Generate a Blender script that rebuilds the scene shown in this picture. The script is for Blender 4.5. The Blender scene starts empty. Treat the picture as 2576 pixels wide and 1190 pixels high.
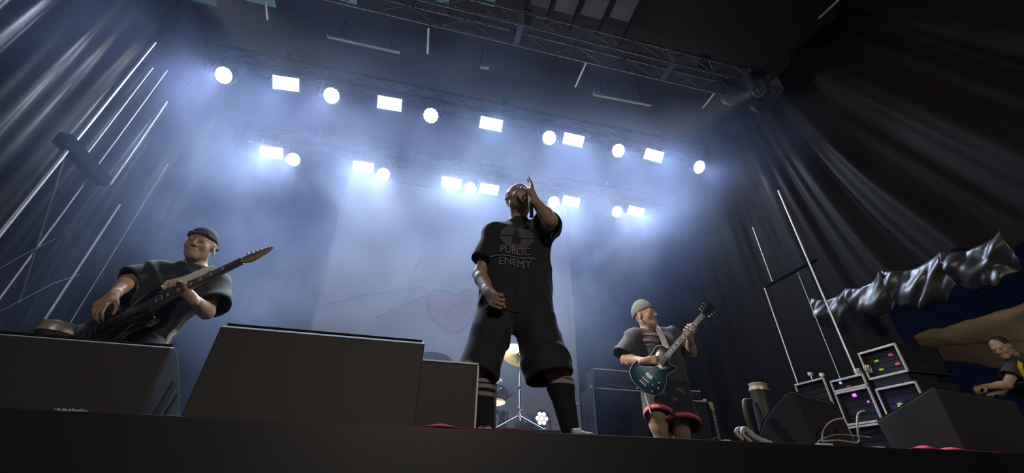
import bpy, bmesh, math, random
import numpy as np
from mathutils import Vector, Matrix, noise as mnoise
from mathutils.bvhtree import BVHTree

SC = bpy.context.scene
COL = SC.collection
R_ = math.radians
PI = math.pi

# ------------------------------------------------------------------ camera
EYE = 1.55                      # the photographer's eye height above the ground
STG = EYE + 0.20                # top of the stage
EDGE = 1.73                     # distance of the stage's front edge
FPX, CX, CY = 1022.0, 1288.0, 595.0
def _n(v): return v / np.linalg.norm(v)
_Z = _n(np.array([(1313 - CX) / FPX, (CY + 1042) / FPX, -1.0]))
_X = np.array([(6300 - CX) / FPX, -(1310 - CY) / FPX, -1.0]); _X = _n(_X - _Z * _X.dot(_Z))
_Y = np.cross(_Z, _X)
CAMR = np.array([_X, _Y, _Z])
cam_d = bpy.data.cameras.new('camera'); cam = bpy.data.objects.new('camera', cam_d); COL.objects.link(cam)
cam_d.sensor_width = 36.0; cam_d.lens = FPX / 2576 * 36.0; cam_d.clip_end = 200; cam_d.clip_start = 0.05
m4 = Matrix([[*CAMR[0], 0], [*CAMR[1], 0], [*CAMR[2], EYE], [0, 0, 0, 1]])
cam.matrix_world = m4
SC.camera = cam
def ray(px, py): return CAMR @ np.array([(px - CX) / FPX, -(py - CY) / FPX, -1.0])
def aty(px, py, y): d = ray(px, py); p = d * (y / d[1]); return Vector((p[0], p[1], p[2] + EYE))
def atx(px, py, x): d = ray(px, py); p = d * (x / d[0]); return Vector((p[0], p[1], p[2] + EYE))
def atz(px, py, z): d = ray(px, py); p = d * ((z - EYE) / d[2]); return Vector((p[0], p[1], p[2] + EYE))

# ------------------------------------------------------------------ world, exposure
w = bpy.data.worlds.new('night_sky'); SC.world = w; w.use_nodes = True
bg = w.node_tree.nodes['Background']; bg.inputs[0].default_value = (0.12, 0.2, 0.6, 1); bg.inputs[1].default_value = 0.012
SC.view_settings.view_transform = 'Standard'; SC.view_settings.look = 'None'
SC.view_settings.exposure = 0.0; SC.view_settings.gamma = 1.0; SC.view_settings.use_curve_mapping = False
SC.cycles.use_denoising = True
SC.cycles.max_bounces = 6; SC.cycles.diffuse_bounces = 2; SC.cycles.glossy_bounces = 2
SC.cycles.transmission_bounces = 2; SC.cycles.volume_bounces = 1; SC.cycles.transparent_max_bounces = 6
SC.cycles.volume_step_rate = 4.0; SC.cycles.volume_max_steps = 64
SC.cycles.sample_clamp_indirect = 3.0
SC.cycles.caustics_reflective = False; SC.cycles.caustics_refractive = False
SC.cycles.use_light_tree = True

def spot(name, loc, aim, energy, size, color=(1, 1, 1), radius=0.1, blend=1.0, parent=None):
    l = bpy.data.lights.new(name, 'SPOT'); l.energy = energy; l.spot_size = R_(size); l.spot_blend = blend
    l.color = color; l.shadow_soft_size = radius
    o = bpy.data.objects.new(name, l); COL.objects.link(o)
    o.location = loc; o.rotation_euler = (Vector(aim) - Vector(loc)).to_track_quat('-Z', 'Y').to_euler()
    if parent: o.parent = parent
    return o
# front-of-house lights out over the crowd, then an added front fill
WARM = (1.0, 0.86, 0.68)
spot('front_wash_light', (-6.0, -5.5, 7.0), (6.5, 2.7, 4.9), 2600, 38, WARM, 0.25)
spot('front_key_light', (7.0, -6.0, 7.0), (-3.0, 4.2, 3.0), 60, 34, WARM, 0.25)

spot('front_fill_light', (0.5, -12.0, 6.5), (1.0, 4.0, 3.0), 1700, 60, (1.0, 0.88, 0.78), 0.5)  # added fill, unseen behind the camera, lifts the blacks on the stage front

# ------------------------------------------------------------------ materials
MATS = {}
def mat(name, col, rough=0.6, metal=0.0, noise=0.0, nscale=8.0, emit=None, estr=0.0, spec=0.5, coat=0.0, bump=0.0, bscale=60.0, sheen=0.0, sss=0.0):
    if name in MATS: return MATS[name]
    m = bpy.data.materials.new(name); m.use_nodes = True
    nt = m.node_tree; b = nt.nodes['Principled BSDF']
    b.inputs['Base Color'].default_value = (*col, 1); b.inputs['Roughness'].default_value = rough
    b.inputs['Metallic'].default_value = metal; b.inputs['Specular IOR Level'].default_value = spec
    if coat: b.inputs['Coat Weight'].default_value = coat; b.inputs['Coat Roughness'].default_value = 0.08
    if sheen: b.inputs['Sheen Weight'].default_value = sheen
    if emit:
        b.inputs['Emission Color'].default_value = (*emit, 1); b.inputs['Emission Strength'].default_value = estr
        m.cycles.emission_sampling = 'NONE'
    tc = nt.nodes.new('ShaderNodeTexCoord')
    if noise:
        n = nt.nodes.new('ShaderNodeTexNoise'); n.inputs['Scale'].default_value = nscale; n.inputs['Detail'].default_value = 4
        nt.links.new(tc.outputs['Object'], n.inputs['Vector'])
        mx = nt.nodes.new('ShaderNodeMix'); mx.data_type = 'RGBA'
        mx.inputs[6].default_value = (*[c * (1 - noise) for c in col], 1); mx.inputs[7].default_value = (*[min(1, c * (1 + noise)) for c in col], 1)
        nt.links.new(n.outputs['Fac'], mx.inputs[0]); nt.links.new(mx.outputs[2], b.inputs['Base Color'])
    if bump:
        n2 = nt.nodes.new('ShaderNodeTexNoise'); n2.inputs['Scale'].default_value = bscale; n2.inputs['Detail'].default_value = 3
        nt.links.new(tc.outputs['Object'], n2.inputs['Vector'])
        bm_ = nt.nodes.new('ShaderNodeBump'); bm_.inputs['Strength'].default_value = bump; bm_.inputs['Distance'].default_value = 0.01
        nt.links.new(n2.outputs['Fac'], bm_.inputs['Height']); nt.links.new(bm_.outputs[0], b.inputs['Normal'])
    MATS[name] = m
    return m

# ------------------------------------------------------------------ mesh building
class MB:
    """collects shapes, builds ONE mesh object"""
    def __init__(s): s.v = []; s.f = []
    def add(s, vs, fs):
        o = len(s.v); s.v += [tuple(v) for v in vs]; s.f += [tuple(i + o for i in f) for f in fs]; return s
    def box(s, c, d, rot=None, bev=0.0):
        bm = bmesh.new(); bmesh.ops.create_cube(bm, size=1)
        for v in bm.verts: v.co = Vector((v.co.x * d[0], v.co.y * d[1], v.co.z * d[2]))
        if bev: bmesh.ops.bevel(bm, geom=bm.edges[:], offset=bev, segments=2, profile=0.7, affect='EDGES')
        M = rot.to_4x4() if rot is not None else Matrix()
        M = Matrix.Translation(c) @ M
        bm.verts.index_update()
        s.add([M @ v.co for v in bm.verts], [[v.index for v in f.verts] for f in bm.faces]); bm.free(); return s
    def prism(s, poly, u, v, w, org, depth, bev=0.0):
        """poly: list of (a,b) in axes u,v ; extruded along w by depth from org"""
        u, v, w, org = Vector(u), Vector(v), Vector(w), Vector(org)
        bm = bmesh.new(); a = [bm.verts.new(org + u * p[0] + v * p[1]) for p in poly]
        f = bm.faces.new(a); r = bmesh.ops.extrude_face_region(bm, geom=[f])
        for e in r['geom']:
            if isinstance(e, bmesh.types.BMVert): e.co += w * depth
        bmesh.ops.recalc_face_normals(bm, faces=bm.faces[:])
        if bev: bmesh.ops.bevel(bm, geom=bm.edges[:], offset=bev, segments=2, profile=0.7, affect='EDGES')
        bm.verts.index_update()
        s.add([q.co.copy() for q in bm.verts], [[q.index for q in f.verts] for f in bm.faces]); bm.free(); return s
    def tube(s, pts, r, n=10, caps=True, closed=False):
        pts = [Vector(p) for p in pts]; k = len(pts)
        rs = r if isinstance(r, (list, tuple)) else [r] * k
        vs = []; fs = []; pn = None
        for i, p in enumerate(pts):
            if closed: t = pts[(i + 1) % k] - pts[i - 1]
            else: t = pts[min(i + 1, k - 1)] - pts[max(i - 1, 0)]
            if t.length < 1e-9: t = Vector((0, 0, 1))
            t.normalize()
            if pn is None:
                a = Vector((0, 0, 1)) if abs(t.z) < 0.9 else Vector((1, 0, 0)); pn = t.cross(a).normalized()
            else:
                pn = (pn - t * pn.dot(t)); pn = pn.normalized() if pn.length > 1e-6 else t.orthogonal().normalized()
            b = t.cross(pn)
            for j in range(n):
                a = 2 * PI * j / n; vs.append(p + (pn * math.cos(a) + b * math.sin(a)) * rs[i])
        for i in range(k if closed else k - 1):
            i2 = (i + 1) % k
            for j in range(n):
                j2 = (j + 1) % n; fs.append((i * n + j, i * n + j2, i2 * n + j2, i2 * n + j))
        if caps and not closed:
            fs.append(tuple(range(n - 1, -1, -1))); fs.append(tuple((k - 1) * n + j for j in range(n)))
        return s.add(vs, fs)
    def lathe(s, prof, org=(0, 0, 0), axis=(0, 0, 1), n=24):
        """prof: list of (radius, height) along axis"""
        ax = Vector(axis).normalized(); u = ax.orthogonal().normalized(); v = ax.cross(u); org = Vector(org)
        vs = []; fs = []
        for r, h in prof:
            for j in range(n):
                a = 2 * PI * j / n; vs.append(org + ax * h + (u * math.cos(a) + v * math.sin(a)) * max(r, 1e-5))
        for i in range(len(prof) - 1):
            for j in range(n):
                j2 = (j + 1) % n; fs.append((i * n + j, i * n + j2, (i + 1) * n + j2, (i + 1) * n + j))
        fs.append(tuple(range(n - 1, -1, -1))); fs.append(tuple((len(prof) - 1) * n + j for j in range(n)))
        return s.add(vs, fs)
    def ball(s, c, r, n=12):
        rr = r if isinstance(r, (list, tuple)) else (r, r, r); c = Vector(c); vs = []; fs = []
        for i in range(n + 1):
            t = PI * i / n
            for j in range(2 * n):
                a = PI * j / n; vs.append(c + Vector((rr[0] * math.sin(t) * math.cos(a), rr[1] * math.sin(t) * math.sin(a), rr[2] * math.cos(t))))
        for i in range(n):
            for j in range(2 * n):
                j2 = (j + 1) % (2 * n); fs.append((i * 2 * n + j, (i + 1) * 2 * n + j, (i + 1) * 2 * n + j2, i * 2 * n + j2))
        return s.add(vs, fs)
    def grid(s, fn, nu, nv, thick=0.0):
        """fn(i,j)->point on a nu x nv grid; thick>0 gives it a back side offset along the mean normal"""
        P = [[Vector(fn(i, j)) for j in range(nv)] for i in range(nu)]
        vs = [p for r in P for p in r]
        fs = [(i * nv + j, (i + 1) * nv + j, (i + 1) * nv + j + 1, i * nv + j + 1) for i in range(nu - 1) for j in range(nv - 1)]
        return s.add(vs, fs)
    def build(s, name, m, parent=None, smooth=None, loc=None):
        me = bpy.data.meshes.new(name); org = Vector(loc) if loc is not None else Vector((0, 0, 0))
        me.from_pydata([tuple(Vector(v) - org) for v in s.v], [], s.f)
        me.validate(); me.update()
        bm = bmesh.new(); bm.from_mesh(me); bmesh.ops.recalc_face_normals(bm, faces=bm.faces[:]); bm.to_mesh(me); bm.free()
        if m: me.materials.append(m)
        o = bpy.data.objects.new(name, me); COL.objects.link(o); o.location = org
        if smooth is not None:
            me.polygons.foreach_set('use_smooth', [True] * len(me.polygons))
            if smooth < 179: me.set_sharp_from_angle(angle=R_(smooth))
        if parent: o.parent = parent
        return o

def tag(o, label=None, cat=None, group=None, kind=None):
    if label: o['label'] = label
    if cat: o['category'] = cat
    if group: o['group'] = group
    if kind: o['kind'] = kind
    return o
def empty(name, loc=(0, 0, 0), rz=0.0, rot=None):
    o = bpy.data.objects.new(name, None); COL.objects.link(o); o.location = loc
    o.rotation_euler = rot if rot is not None else (0, 0, rz); o.empty_display_size = 0.1
    return o
def kids(o): return [c for c in COL.objects if c.parent == o]
def copy_tree(o, parent=None):
    c = o.copy(); COL.objects.link(c); c.parent = parent
    for ch in kids(o): copy_tree(ch, c)
    return c
def struct(o): o['kind'] = 'structure'; return o
def fbm(x, y=0.0, z=0.0, o=4):
    v = 0; a = 1
    for k in range(o): v += a * mnoise.noise(Vector((x, y, z)) * (2 ** k)); a *= 0.5
    return v
# ------------------------------------------------------------------ the setting
WL, WR, YB, ZT = -5.0, 6.5, 9.6, 8.95
M_black = mat('black_painted_wood', (0.006, 0.0058, 0.0056), 0.7, noise=0.4, nscale=5)
M_deck = mat('stage_deck', (0.008, 0.008, 0.008), 0.5, noise=0.5, nscale=3)
M_drape = mat('black_drape', (0.005, 0.0047, 0.0045), 0.42, noise=0.25, nscale=1.5, spec=0.12)
M_backdrape = mat('black_molton', (0.0018, 0.0018, 0.0018), 0.95, spec=0.02)
M_drape2 = mat('black_side_drape', (0.010, 0.0092, 0.0086), 0.6, noise=0.25, nscale=1.5, bump=0.15, bscale=10, spec=0.03)
M_trussblk = mat('matt_black_truss', (0.003, 0.003, 0.003), 0.9, spec=0.03)
M_tarp = mat('black_tarpaulin', (0.013, 0.012, 0.011), 0.38, bump=0.2, bscale=12, spec=0.4)
M_roof = mat('dark_roof_cloth', (0.02, 0.02, 0.023), 0.8, noise=0.3, nscale=1)
M_alu = mat('aluminium', (0.45, 0.45, 0.47), 0.35, 1.0, noise=0.2, nscale=12)
M_blkmetal = mat('black_metal', (0.02, 0.02, 0.021), 0.45, 0.3)
M_ground = mat('asphalt_ground', (0.03, 0.03, 0.03), 0.9, noise=0.4, nscale=4)

struct(MB().box((1.5, 4, -0.05), (60, 50, 0.1)).build('floor_ground', M_ground))
struct(MB().box((2.0, EDGE + 4.2, STG - 0.09), (16, 8.4, 0.18), bev=0.004).build('floor_stage_deck', M_deck))
struct(MB().box((2.0, EDGE + 0.06, (STG - 0.18) / 2), (15.9, 0.04, STG - 0.18)).build('wall_stage_front', M_black))
struct(MB().box((0.75, 5.2, ZT + 0.16), (11.9, 9.2, 0.06)).build('ceiling', M_roof))

def drape_pt(side, y, z):
    """depth of the fabric folds at y, z"""
    a = y * 5.2 + 2.7 * fbm(y * 0.5, z * 0.035, side * 3.1, 2)
    d = 0.10 * math.sin(a) + 0.045 * math.sin(a * 2.3 + 1.3 + z * 0.05) + 0.05 * fbm(y * 3.1, z * 0.06, side, 2) + 0.012 * math.sin(y * 27 + 3 * fbm(y, z * 0.08, side, 2))
    return d
def left_wall():
    ny, nz = 240, 40
    def fn(i, j):
        y = 1.2 + (YB - 1.2) * i / (ny - 1); z = STG + 0.005 + (ZT + 0.1 - STG) * j / (nz - 1)
        return (WL - 0.12 + drape_pt(1, y, z), y, z)
    struct(MB().grid(fn, ny, nz).build('wall_left', M_drape, smooth=180))
left_wall()
# right curtain: full height at the back, its front part is hoisted so that its hem hangs high and the folds fan out
def hem_z(y):
    if y > 4.5: return STG + 0.005
    if y > 4.05: return STG + 0.005 + (3.95 - STG) * (4.5 - y) / 0.45
    if y < 2.35: return 3.9
    return 4.22 - 0.11 * abs(math.sin((y - 2.2) * 3.6)) + 0.05 * math.sin(y * 9)
def right_wall():
    ny, nz = 260, 60
    def fn(i, j):
        y0 = 0.9 + (YB - 0.9) * i / (ny - 1); zb = hem_z(y0); t = j / (nz - 1)
        z = zb + (ZT + 0.1 - zb) * t
        # folds of the hoisted part lean: they start at the hem towards the crowd and run back as they rise
        sh = 0.0
        if y0 < 5.5: sh = (5.5 - y0) * 0.42
        yy = y0 - sh * (1 - t) ** 1.6 * 0 + 0.0
        ph = y0 - (z - 4.0) * 0.34 * max(0, min(1, (5.6 - y0) / 2.2))
        amp = 0.45 + 0.5 * max(0, min(1, (5 - y0) / 2))
        return (WR + 0.14 - amp * drape_pt(2, ph, z), y0, z)
    struct(MB().grid(fn, ny, nz).build('wall_right', M_drape2, smooth=180))
right_wall()
def back_wall():
    nx, nz = 220, 8
    def fn(i, j):
        x = WL - 0.4 + (WR - WL + 0.8) * i / (nx - 1); z = STG + 0.005 + (ZT + 0.1 - STG) * j / (nz - 1)
        return (x, YB + 0.05 + 0.03 * math.sin(x * 14 + 2 * fbm(x)), z)
    struct(MB().grid(fn, nx, nz).build('wall_back', M_backdrape, smooth=180))
back_wall()

# ------------------------------------------------------------------ haze (real scattering volume over the stage)
def haze():
    m = bpy.data.materials.new('stage_haze'); m.use_nodes = True; nt = m.node_tree
    for n in list(nt.nodes):
        if n.type != 'OUTPUT_MATERIAL': nt.nodes.remove(n)
    out = [n for n in nt.nodes if n.type == 'OUTPUT_MATERIAL'][0]
    sc = nt.nodes.new('ShaderNodeVolumeScatter'); sc.inputs['Color'].default_value = (0.52, 0.64, 1.0, 1); sc.inputs['Anisotropy'].default_value = HAZE_G
    tc = nt.nodes.new('ShaderNodeTexCoord'); n = nt.nodes.new('ShaderNodeTexNoise'); n.inputs['Scale'].default_value = 0.62; n.inputs['Detail'].default_value = 4; n.inputs['Distortion'].default_value = 0.6
    nt.links.new(tc.outputs['Object'], n.inputs['Vector'])
    mr = nt.nodes.new('ShaderNodeMapRange'); mr.inputs[1].default_value = 0.41; mr.inputs[2].default_value = 0.62
    mr.inputs[3].default_value = HAZE_LO; mr.inputs[4].default_value = HAZE_HI
    nt.links.new(n.outputs['Fac'], mr.inputs[0]); 
    # thick in the middle of the stage, thinning towards the side curtains and towards the crowd
    sx = nt.nodes.new('ShaderNodeSeparateXYZ'); nt.links.new(tc.outputs['Object'], sx.inputs[0])
    def ramp(sock, a, b, lo, hi):
        r = nt.nodes.new('ShaderNodeMapRange'); r.interpolation_type = 'SMOOTHSTEP'
        for k, v in zip((1, 2, 3, 4), (a, b, lo, hi)): r.inputs[k].default_value = v
        nt.links.new(sock, r.inputs[0]); return r.outputs[0]
    cur = mr.outputs[0]
    def lin(kx, kz, c):
        a = nt.nodes.new('ShaderNodeMath'); a.operation = 'MULTIPLY_ADD'; a.inputs[1].default_value = kx; a.inputs[2].default_value = c; nt.links.new(sx.outputs[0], a.inputs[0])
        b_ = nt.nodes.new('ShaderNodeMath'); b_.operation = 'MULTIPLY_ADD'; b_.inputs[1].default_value = kz; nt.links.new(sx.outputs[2], b_.inputs[0]); nt.links.new(a.outputs[0], b_.inputs[2]); return b_.outputs[0]
    vy = nt.nodes.new('ShaderNodeMath'); vy.operation = 'MULTIPLY_ADD'; vy.inputs[1].default_value = -0.38; nt.links.new(sx.outputs[1], vy.inputs[0])
    vo = nt.nodes.new('ShaderNodeMath'); vo.operation = 'ADD'; vo.inputs[1].default_value = 1.6; nt.links.new(sx.outputs[2], vo.inputs[0]); nt.links.new(vo.outputs[0], vy.inputs[2]); vz = vy.outputs[0]
    for so in (ramp(lin(-1.0, -0.45, 0.9), 1.4, 3.4, 1, 0.10), ramp(lin(1.0, -0.75, 1.5), 0.5, 2.7, 1, 0.025), ramp(sx.outputs[1], 3.0, 6.0, 0.22, 1), ramp(vz, 5.7, 7.6, 1, 0.05), ramp(sx.outputs[2], 2.0, 4.2, 0.45, 1)):
        mu = nt.nodes.new('ShaderNodeMath'); mu.operation = 'MULTIPLY'; nt.links.new(cur, mu.inputs[0]); nt.links.new(so, mu.inputs[1]); cur = mu.outputs[0]
    nt.links.new(cur, sc.inputs['Density'])
    nt.links.new(sc.outputs[0], out.inputs['Volume'])
    o = MB().box(((WL + WR) / 2, (EDGE + 0.6 + YB - 0.15) / 2, (STG + 0.02 + ZT) / 2), (WR - WL - 0.7, YB - 0.15 - EDGE - 0.6, ZT - STG - 0.02)).build('haze', m)
    tag(o, 'blue-lit stage haze drifting below the rows of lamps', 'haze', kind='stuff')
HAZE_G, HAZE_LO, HAZE_HI = 0.20, 0.02, 0.23
haze()

# ------------------------------------------------------------------ lamps
M_led = mat('lit_led_face', (1, 1, 1), 0.3, emit=(1.0, 0.97, 0.85), estr=30.0)
M_ledcell = mat('lit_led_cell', (1, 1, 1), 0.3, emit=(1.0, 0.96, 0.82), estr=40.0)
M_lens = mat('dark_lens', (0.05, 0.05, 0.055), 0.15, 0.2)
LAMP_R, LAMP_O, LAMP_R2, LAMP_O2 = 560, 520, 560, 460
BEAM = (0.52, 0.72, 1.0)
def look_rot(d, up=Vector((0, 0, 1))):
    """rotation whose -Y axis (a lamp's front) points along d"""
    d = Vector(d).normalized(); y = -d; x = y.cross(up).normalized(); z = x.cross(y)
    return Matrix((x, y, z)).transposed()
def flood(loc, d, label, hang_z, lit=True, energy=200, w=0.47, h=0.24):
    t = empty('led_flood_light', loc); tag(t, label, 'stage light', 'lit rectangular floods on the trusses')
    rt = look_rot(d)
    q = lambda v: rt @ Vector(v)
    MB().box((0, 0, 0), (w + 0.05, 0.09, h + 0.05), rt, bev=0.01).box(q((0, 0.07, 0)), (w * 0.8, 0.06, h * 0.7), rt).build('housing', M_blkmetal, t)
    f = MB()
    for i in range(12):
        for j in range(6):
            f.box(q((-w / 2 + w * (i + .5) / 12, -0.048, -h / 2 + h * (j + .5) / 6)), (w / 12 * 0.9, 0.01, h / 6 * 0.88), rt)
    f.build('led_panel', M_led if lit else M_lens, t)
    y = MB(); zt = 0.22
    for sx in (-1, 1): y.box((sx * (w / 2 + 0.045), 0, zt / 2), (0.012, 0.04, zt + 0.05))
    y.box((0, 0, zt + 0.02), (w + 0.1, 0.04, 0.012)); y.build('yoke', M_blkmetal, t)
    MB().tube([(0, 0, zt + 0.02), (0, 0, hang_z - loc[2])], 0.02).box((0, 0, hang_z - loc[2]), (0.06, 0.08, 0.07)).build('clamp', M_blkmetal, t)
    if lit: spot('flood_lamp', Vector(d).normalized() * 0.1, Vector(d) + Vector((0, 0, -0.5)), energy, 86, BEAM, 0.12, 1.0, t)
    return t
def wash(loc, d, label, hang_z, lit=True, energy=200, r=0.15, cells=19):
    t = empty('moving_wash_light', loc); tag(t, label, 'stage light', 'lit round wash lights on the trusses')
    rt = look_rot(d); ax = Vector(d).normalized()
    MB().lathe([(0.05, -0.24), (r * 0.75, -0.22), (r * 0.95, -0.1), (r + 0.02, -0.03), (r + 0.02, 0.03), (r, 0.035), (r, 0.0)], (0, 0, 0), ax).build('lamp_head', M_blkmetal, t, smooth=40)
    c = MB(); pos = [(0, 0)] + [(r * 0.40 * math.cos(a * PI / 3), r * 0.40 * math.sin(a * PI / 3)) for a in range(6)]
    if cells > 7: pos += [(r * 0.80 * math.cos(a * PI / 6), r * 0.80 * math.sin(a * PI / 6)) for a in range(12)]
    for a, b in pos: c.lathe([(r * 0.19, 0.0), (r * 0.18, 0.03), (r * 0.12, 0.04)], rt @ Vector((a, 0, b)), ax, 12)
    c.build('led_cells', M_ledcell if lit else M_lens, t)
    y = MB(); zt = 0.3
    for sx in (-1, 1): y.box((sx * (r + 0.055), 0, zt / 2), (0.05, 0.09, zt + 0.08), bev=0.01)
    y.box((0, 0, zt + 0.03), (2 * r + 0.16, 0.09, 0.03)).build('yoke', M_blkmetal, t)
    MB().box((0, 0, zt + 0.09), (0.34, 0.26, 0.12), bev=0.02).tube([(0, 0, zt + 0.1), (0, 0, max(hang_z - loc[2], zt + 0.16))], 0.02).build('base', M_blkmetal, t)
    if lit: spot('wash_lamp', ax * 0.1, ax + Vector((0, 0, -0.35)), energy, 70, (0.60, 0.66, 1.0), 0.1, 1.0, t)
    return t
ROW1 = [('o', 565, 190), ('r', 722, 211), ('o', 835, 241), ('r', 981, 261), ('o', 1084, 291), ('r', 1235, 312), ('o', 1381, 347), ('r', 1441, 352), ('o', 1554, 379), ('r', 1642, 391), ('o', 1757, 420)]
ROW2 = [('r', 686, 383), ('o', 739, 401), ('r', 915, 420), ('o', 965, 438), ('r', 1135, 459), ('o', 1183, 474), ('r', 1230, 475), ('o', 1392, 508), ('r', 1435, 506), ('o', 1551, 532), ('r', 1597, 531)]
ORD = ['first', 'second', 'third', 'fourth', 'fifth', 'sixth']
for row, Y, nm, zt in ((ROW1, 6.0, 'upper', 8.35), (ROW2, 8.0, 'lower', 8.35)):
    cnt = {'o': 0, 'r': 0}
    for k, px, py in row:
        p = aty(px, py, Y); d = Vector((-(0 - (p.x - 0.85)) * 0.02, -1.0, -1.0))
        o_ = ORD[cnt[k]]; cnt[k] += 1
        if k == 'r': flood(p, d, f'{o_} rectangular white flood from the left in the {nm} row of lamps', zt, energy=LAMP_R if Y < 7 else LAMP_R2)
        else: wash(p, d, f'{o_} round white wash light from the left in the {nm} row of lamps', zt, energy=LAMP_O if Y < 7 else LAMP_O2)
# ------------------------------------------------------------------ trusses, poles, roof pieces
M_pole = mat('galvanised_pole', (0.6, 0.6, 0.62), 0.4, 0.85, noise=0.2, nscale=5)
M_dimalu = mat('weathered_aluminium', (0.10, 0.10, 0.105), 0.5, 0.7, noise=0.3, nscale=3)
M_plate = mat('grey_steel_plate', (0.25, 0.24, 0.26), 0.5, 0.4)
def truss(x0, x1, y, z, dy, dz, label, m, seg=0.5, hoists=(), vert=False):
    t = empty('box_truss', (x0, y, z)); tag(t, label, 'truss')
    for a in (0, dy):
        for b in (0, dz):
            MB().tube([(0, a, b), (x1 - x0, a, b)], 0.025, 10).build('chord', m, t, smooth=40)
    l = MB(); n = int((x1 - x0) / seg)
    for i in range(n):
        xa, xb = (x1 - x0) * i / n, (x1 - x0) * (i + 1) / n
        if i % 2: za, zb = 0, dz
        else: za, zb = dz, 0
        for a in (0, dy): l.tube([(xa, a, za), (xb, a, zb)], 0.011, 6)
        for b in (0, dz): l.tube([(xa, 0, b), (xb, dy, b)] if i % 2 else [(xa, dy, b), (xb, 0, b)], 0.010, 6)
    l.build('lattice', m, t, smooth=60)
    for xe in (0.0, x1 - x0):
        MB().box((xe, dy / 2, dz / 2), (0.02, dy + 0.08, dz + 0.08), bev=0.004).build('end_plate', m, t)
    for h in hoists:
        MB().box((h - x0, dy / 2, dz + 0.16), (0.16, 0.22, 0.24), bev=0.03).tube([(h - x0, dy / 2, dz + 0.2), (h - x0, dy / 2, ZT + 0.14 - z)], 0.012, 6).build('hoist', M_blkmetal, t, smooth=40)
    return t
truss(-4.9, 6.2, 3.75, 8.15, 0.37, 0.40, 'pale box truss crossing in front of all the lit lamps', M_dimalu, hoists=(-3.6, 1.15, 4.8))
# the joint plate and couplers the photo shows on the front truss
for x, nm in ((1.0, 'steel joint plate on the front truss below the roof panels'), (3.85, 'steel joint plate on the front truss towards the right side')):
    j = empty('joint_plate', (x, 3.93, 8.35)); tag(j, nm, 'truss fitting')
    for sy in (-1, 1): MB().box((0, sy * 0.195, 0), (0.10, 0.012, 0.44), bev=0.003).build('plate', M_plate, j)
    MB().box((0, 0, -0.215), (0.10, 0.39, 0.012)).build('lower_plate', M_plate, j)
truss(-4.6, 6.2, 5.85, 8.35, 0.3, 0.3, 'dark box truss carrying the upper row of lamps', M_trussblk, hoists=(-3.2, 1.2, 4.9))
truss(-4.4, 6.2, 7.85, 8.35, 0.3, 0.3, 'dark box truss carrying the lower row of lamps', M_trussblk, hoists=(-3.0, 1.2, 4.7))

def batten(p0, p1, label):
    t = empty('led_batten', p0); tag(t, label, 'batten light', 'unlit battens under the roof')
    d = p1 - p0; L = d.length; rx = d.to_track_quat('X', 'Z').to_matrix()
    MB().box(d / 2, (L, 0.07, 0.07), rx, bev=0.008).build('housing', M_plate, t)
    MB().box(d / 2 + Vector((0, 0, -0.038)), (L * 0.96, 0.05, 0.01), rx).build('lens_strip', M_plate, t)
    for f in (0.15, 0.85): MB().tube([d * f, d * f + Vector((0, 0, ZT + 0.14 - p0.z))], 0.012, 6).build('hanger', M_blkmetal, t)
batten(atz(824, 89, 8.5), atz(1007, 130, 8.5), 'unlit pale batten light hanging under the dark roof at left')
batten(atz(1492, 235, 8.5), atz(1638, 263, 8.5), 'unlit pale batten light hanging under the dark roof at right')
batten(atz(1207, 166, 8.5), atz(1230, 169, 8.5), 'very short pale batten light in the dark middle of the roof')

for (a, b, za, nm) in (((668, 0), (672, 48), 8.55, 'thin roof beam near the top edge, leftmost of the beams'), ((1078, 70), (1076, 135), 8.55, 'thin bright roof beam running back above the fifth round lamp'),
                   ((1475, 155), (1447, 218), 8.55, 'thin bright roof beam running back beside the right batten'), ((1803, 228), (1768, 272), 8.55, 'thin roof beam running back at the right end of the truss'),
                   ((2112, -2), (2060, 46), 8.55, 'thin roof beam high in the dark right corner')):
    p, q = atz(*a, za), atz(*b, za)
    t = empty('roof_beam', p); tag(t, nm, 'roof beam')
    MB().tube([(0, 0, 0), q - p], 0.022, 8).build('beam_tube', M_pole, t, smooth=40)
    MB().tube([(0, 0, 0), (0, 0, ZT + 0.14 - za)], 0.01, 6).build('suspension_rod', M_blkmetal, t)
# translucent roof panels between the rafters
M_panel = mat('translucent_roof_panel', (0.34, 0.32, 0.31), 0.7, noise=0.25, nscale=5)
M_teal = mat('teal_roof_panel', (0.25, 0.5, 0.55), 0.6)
for i, (x0, x1, y0, y1) in enumerate(((1.15, 1.50, 3.15, 3.75), (1.58, 1.98, 3.15, 3.75), (2.06, 2.5, 3.15, 3.70), (2.58, 3.0, 3.15, 3.62))):
    tag(MB().box(((x0 + x1) / 2, (y0 + y1) / 2, 8.86), (x1 - x0, y1 - y0, 0.02)).build('roof_panel', M_panel), f'{ORD[i]} dim square roof panel from the left above the front truss', 'roof panel', 'translucent panels in the roof')
for x, on_ in ((1.11, 'first'), (1.54, 'second'), (2.02, 'third'), (2.54, 'fourth'), (3.04, 'fifth')):
    tag(MB().box((x, 3.3, 8.78), (0.06, 1.4, 0.10)).build('rafter', M_blkmetal), f'{on_} dark rafter from the left beside the square roof panels', 'rafter', 'rafters between the roof panels')
for i, (a, b) in enumerate(((483, 540), (618, 690), (840, 897), (1060, 1130), (1183, 1246))):
    p, q = atz(a, 2, 8.86), atz(b, 2, 8.86)
    tag(MB().box(((p.x + q.x) / 2, p.y - 0.3, 8.87), (q.x - p.x, 0.6, 0.02)).build('roof_light_strip', M_teal), f'{ORD[i]} teal roof strip from the left along the top edge of the picture', 'roof strip', 'teal strips in the roof')

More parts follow.
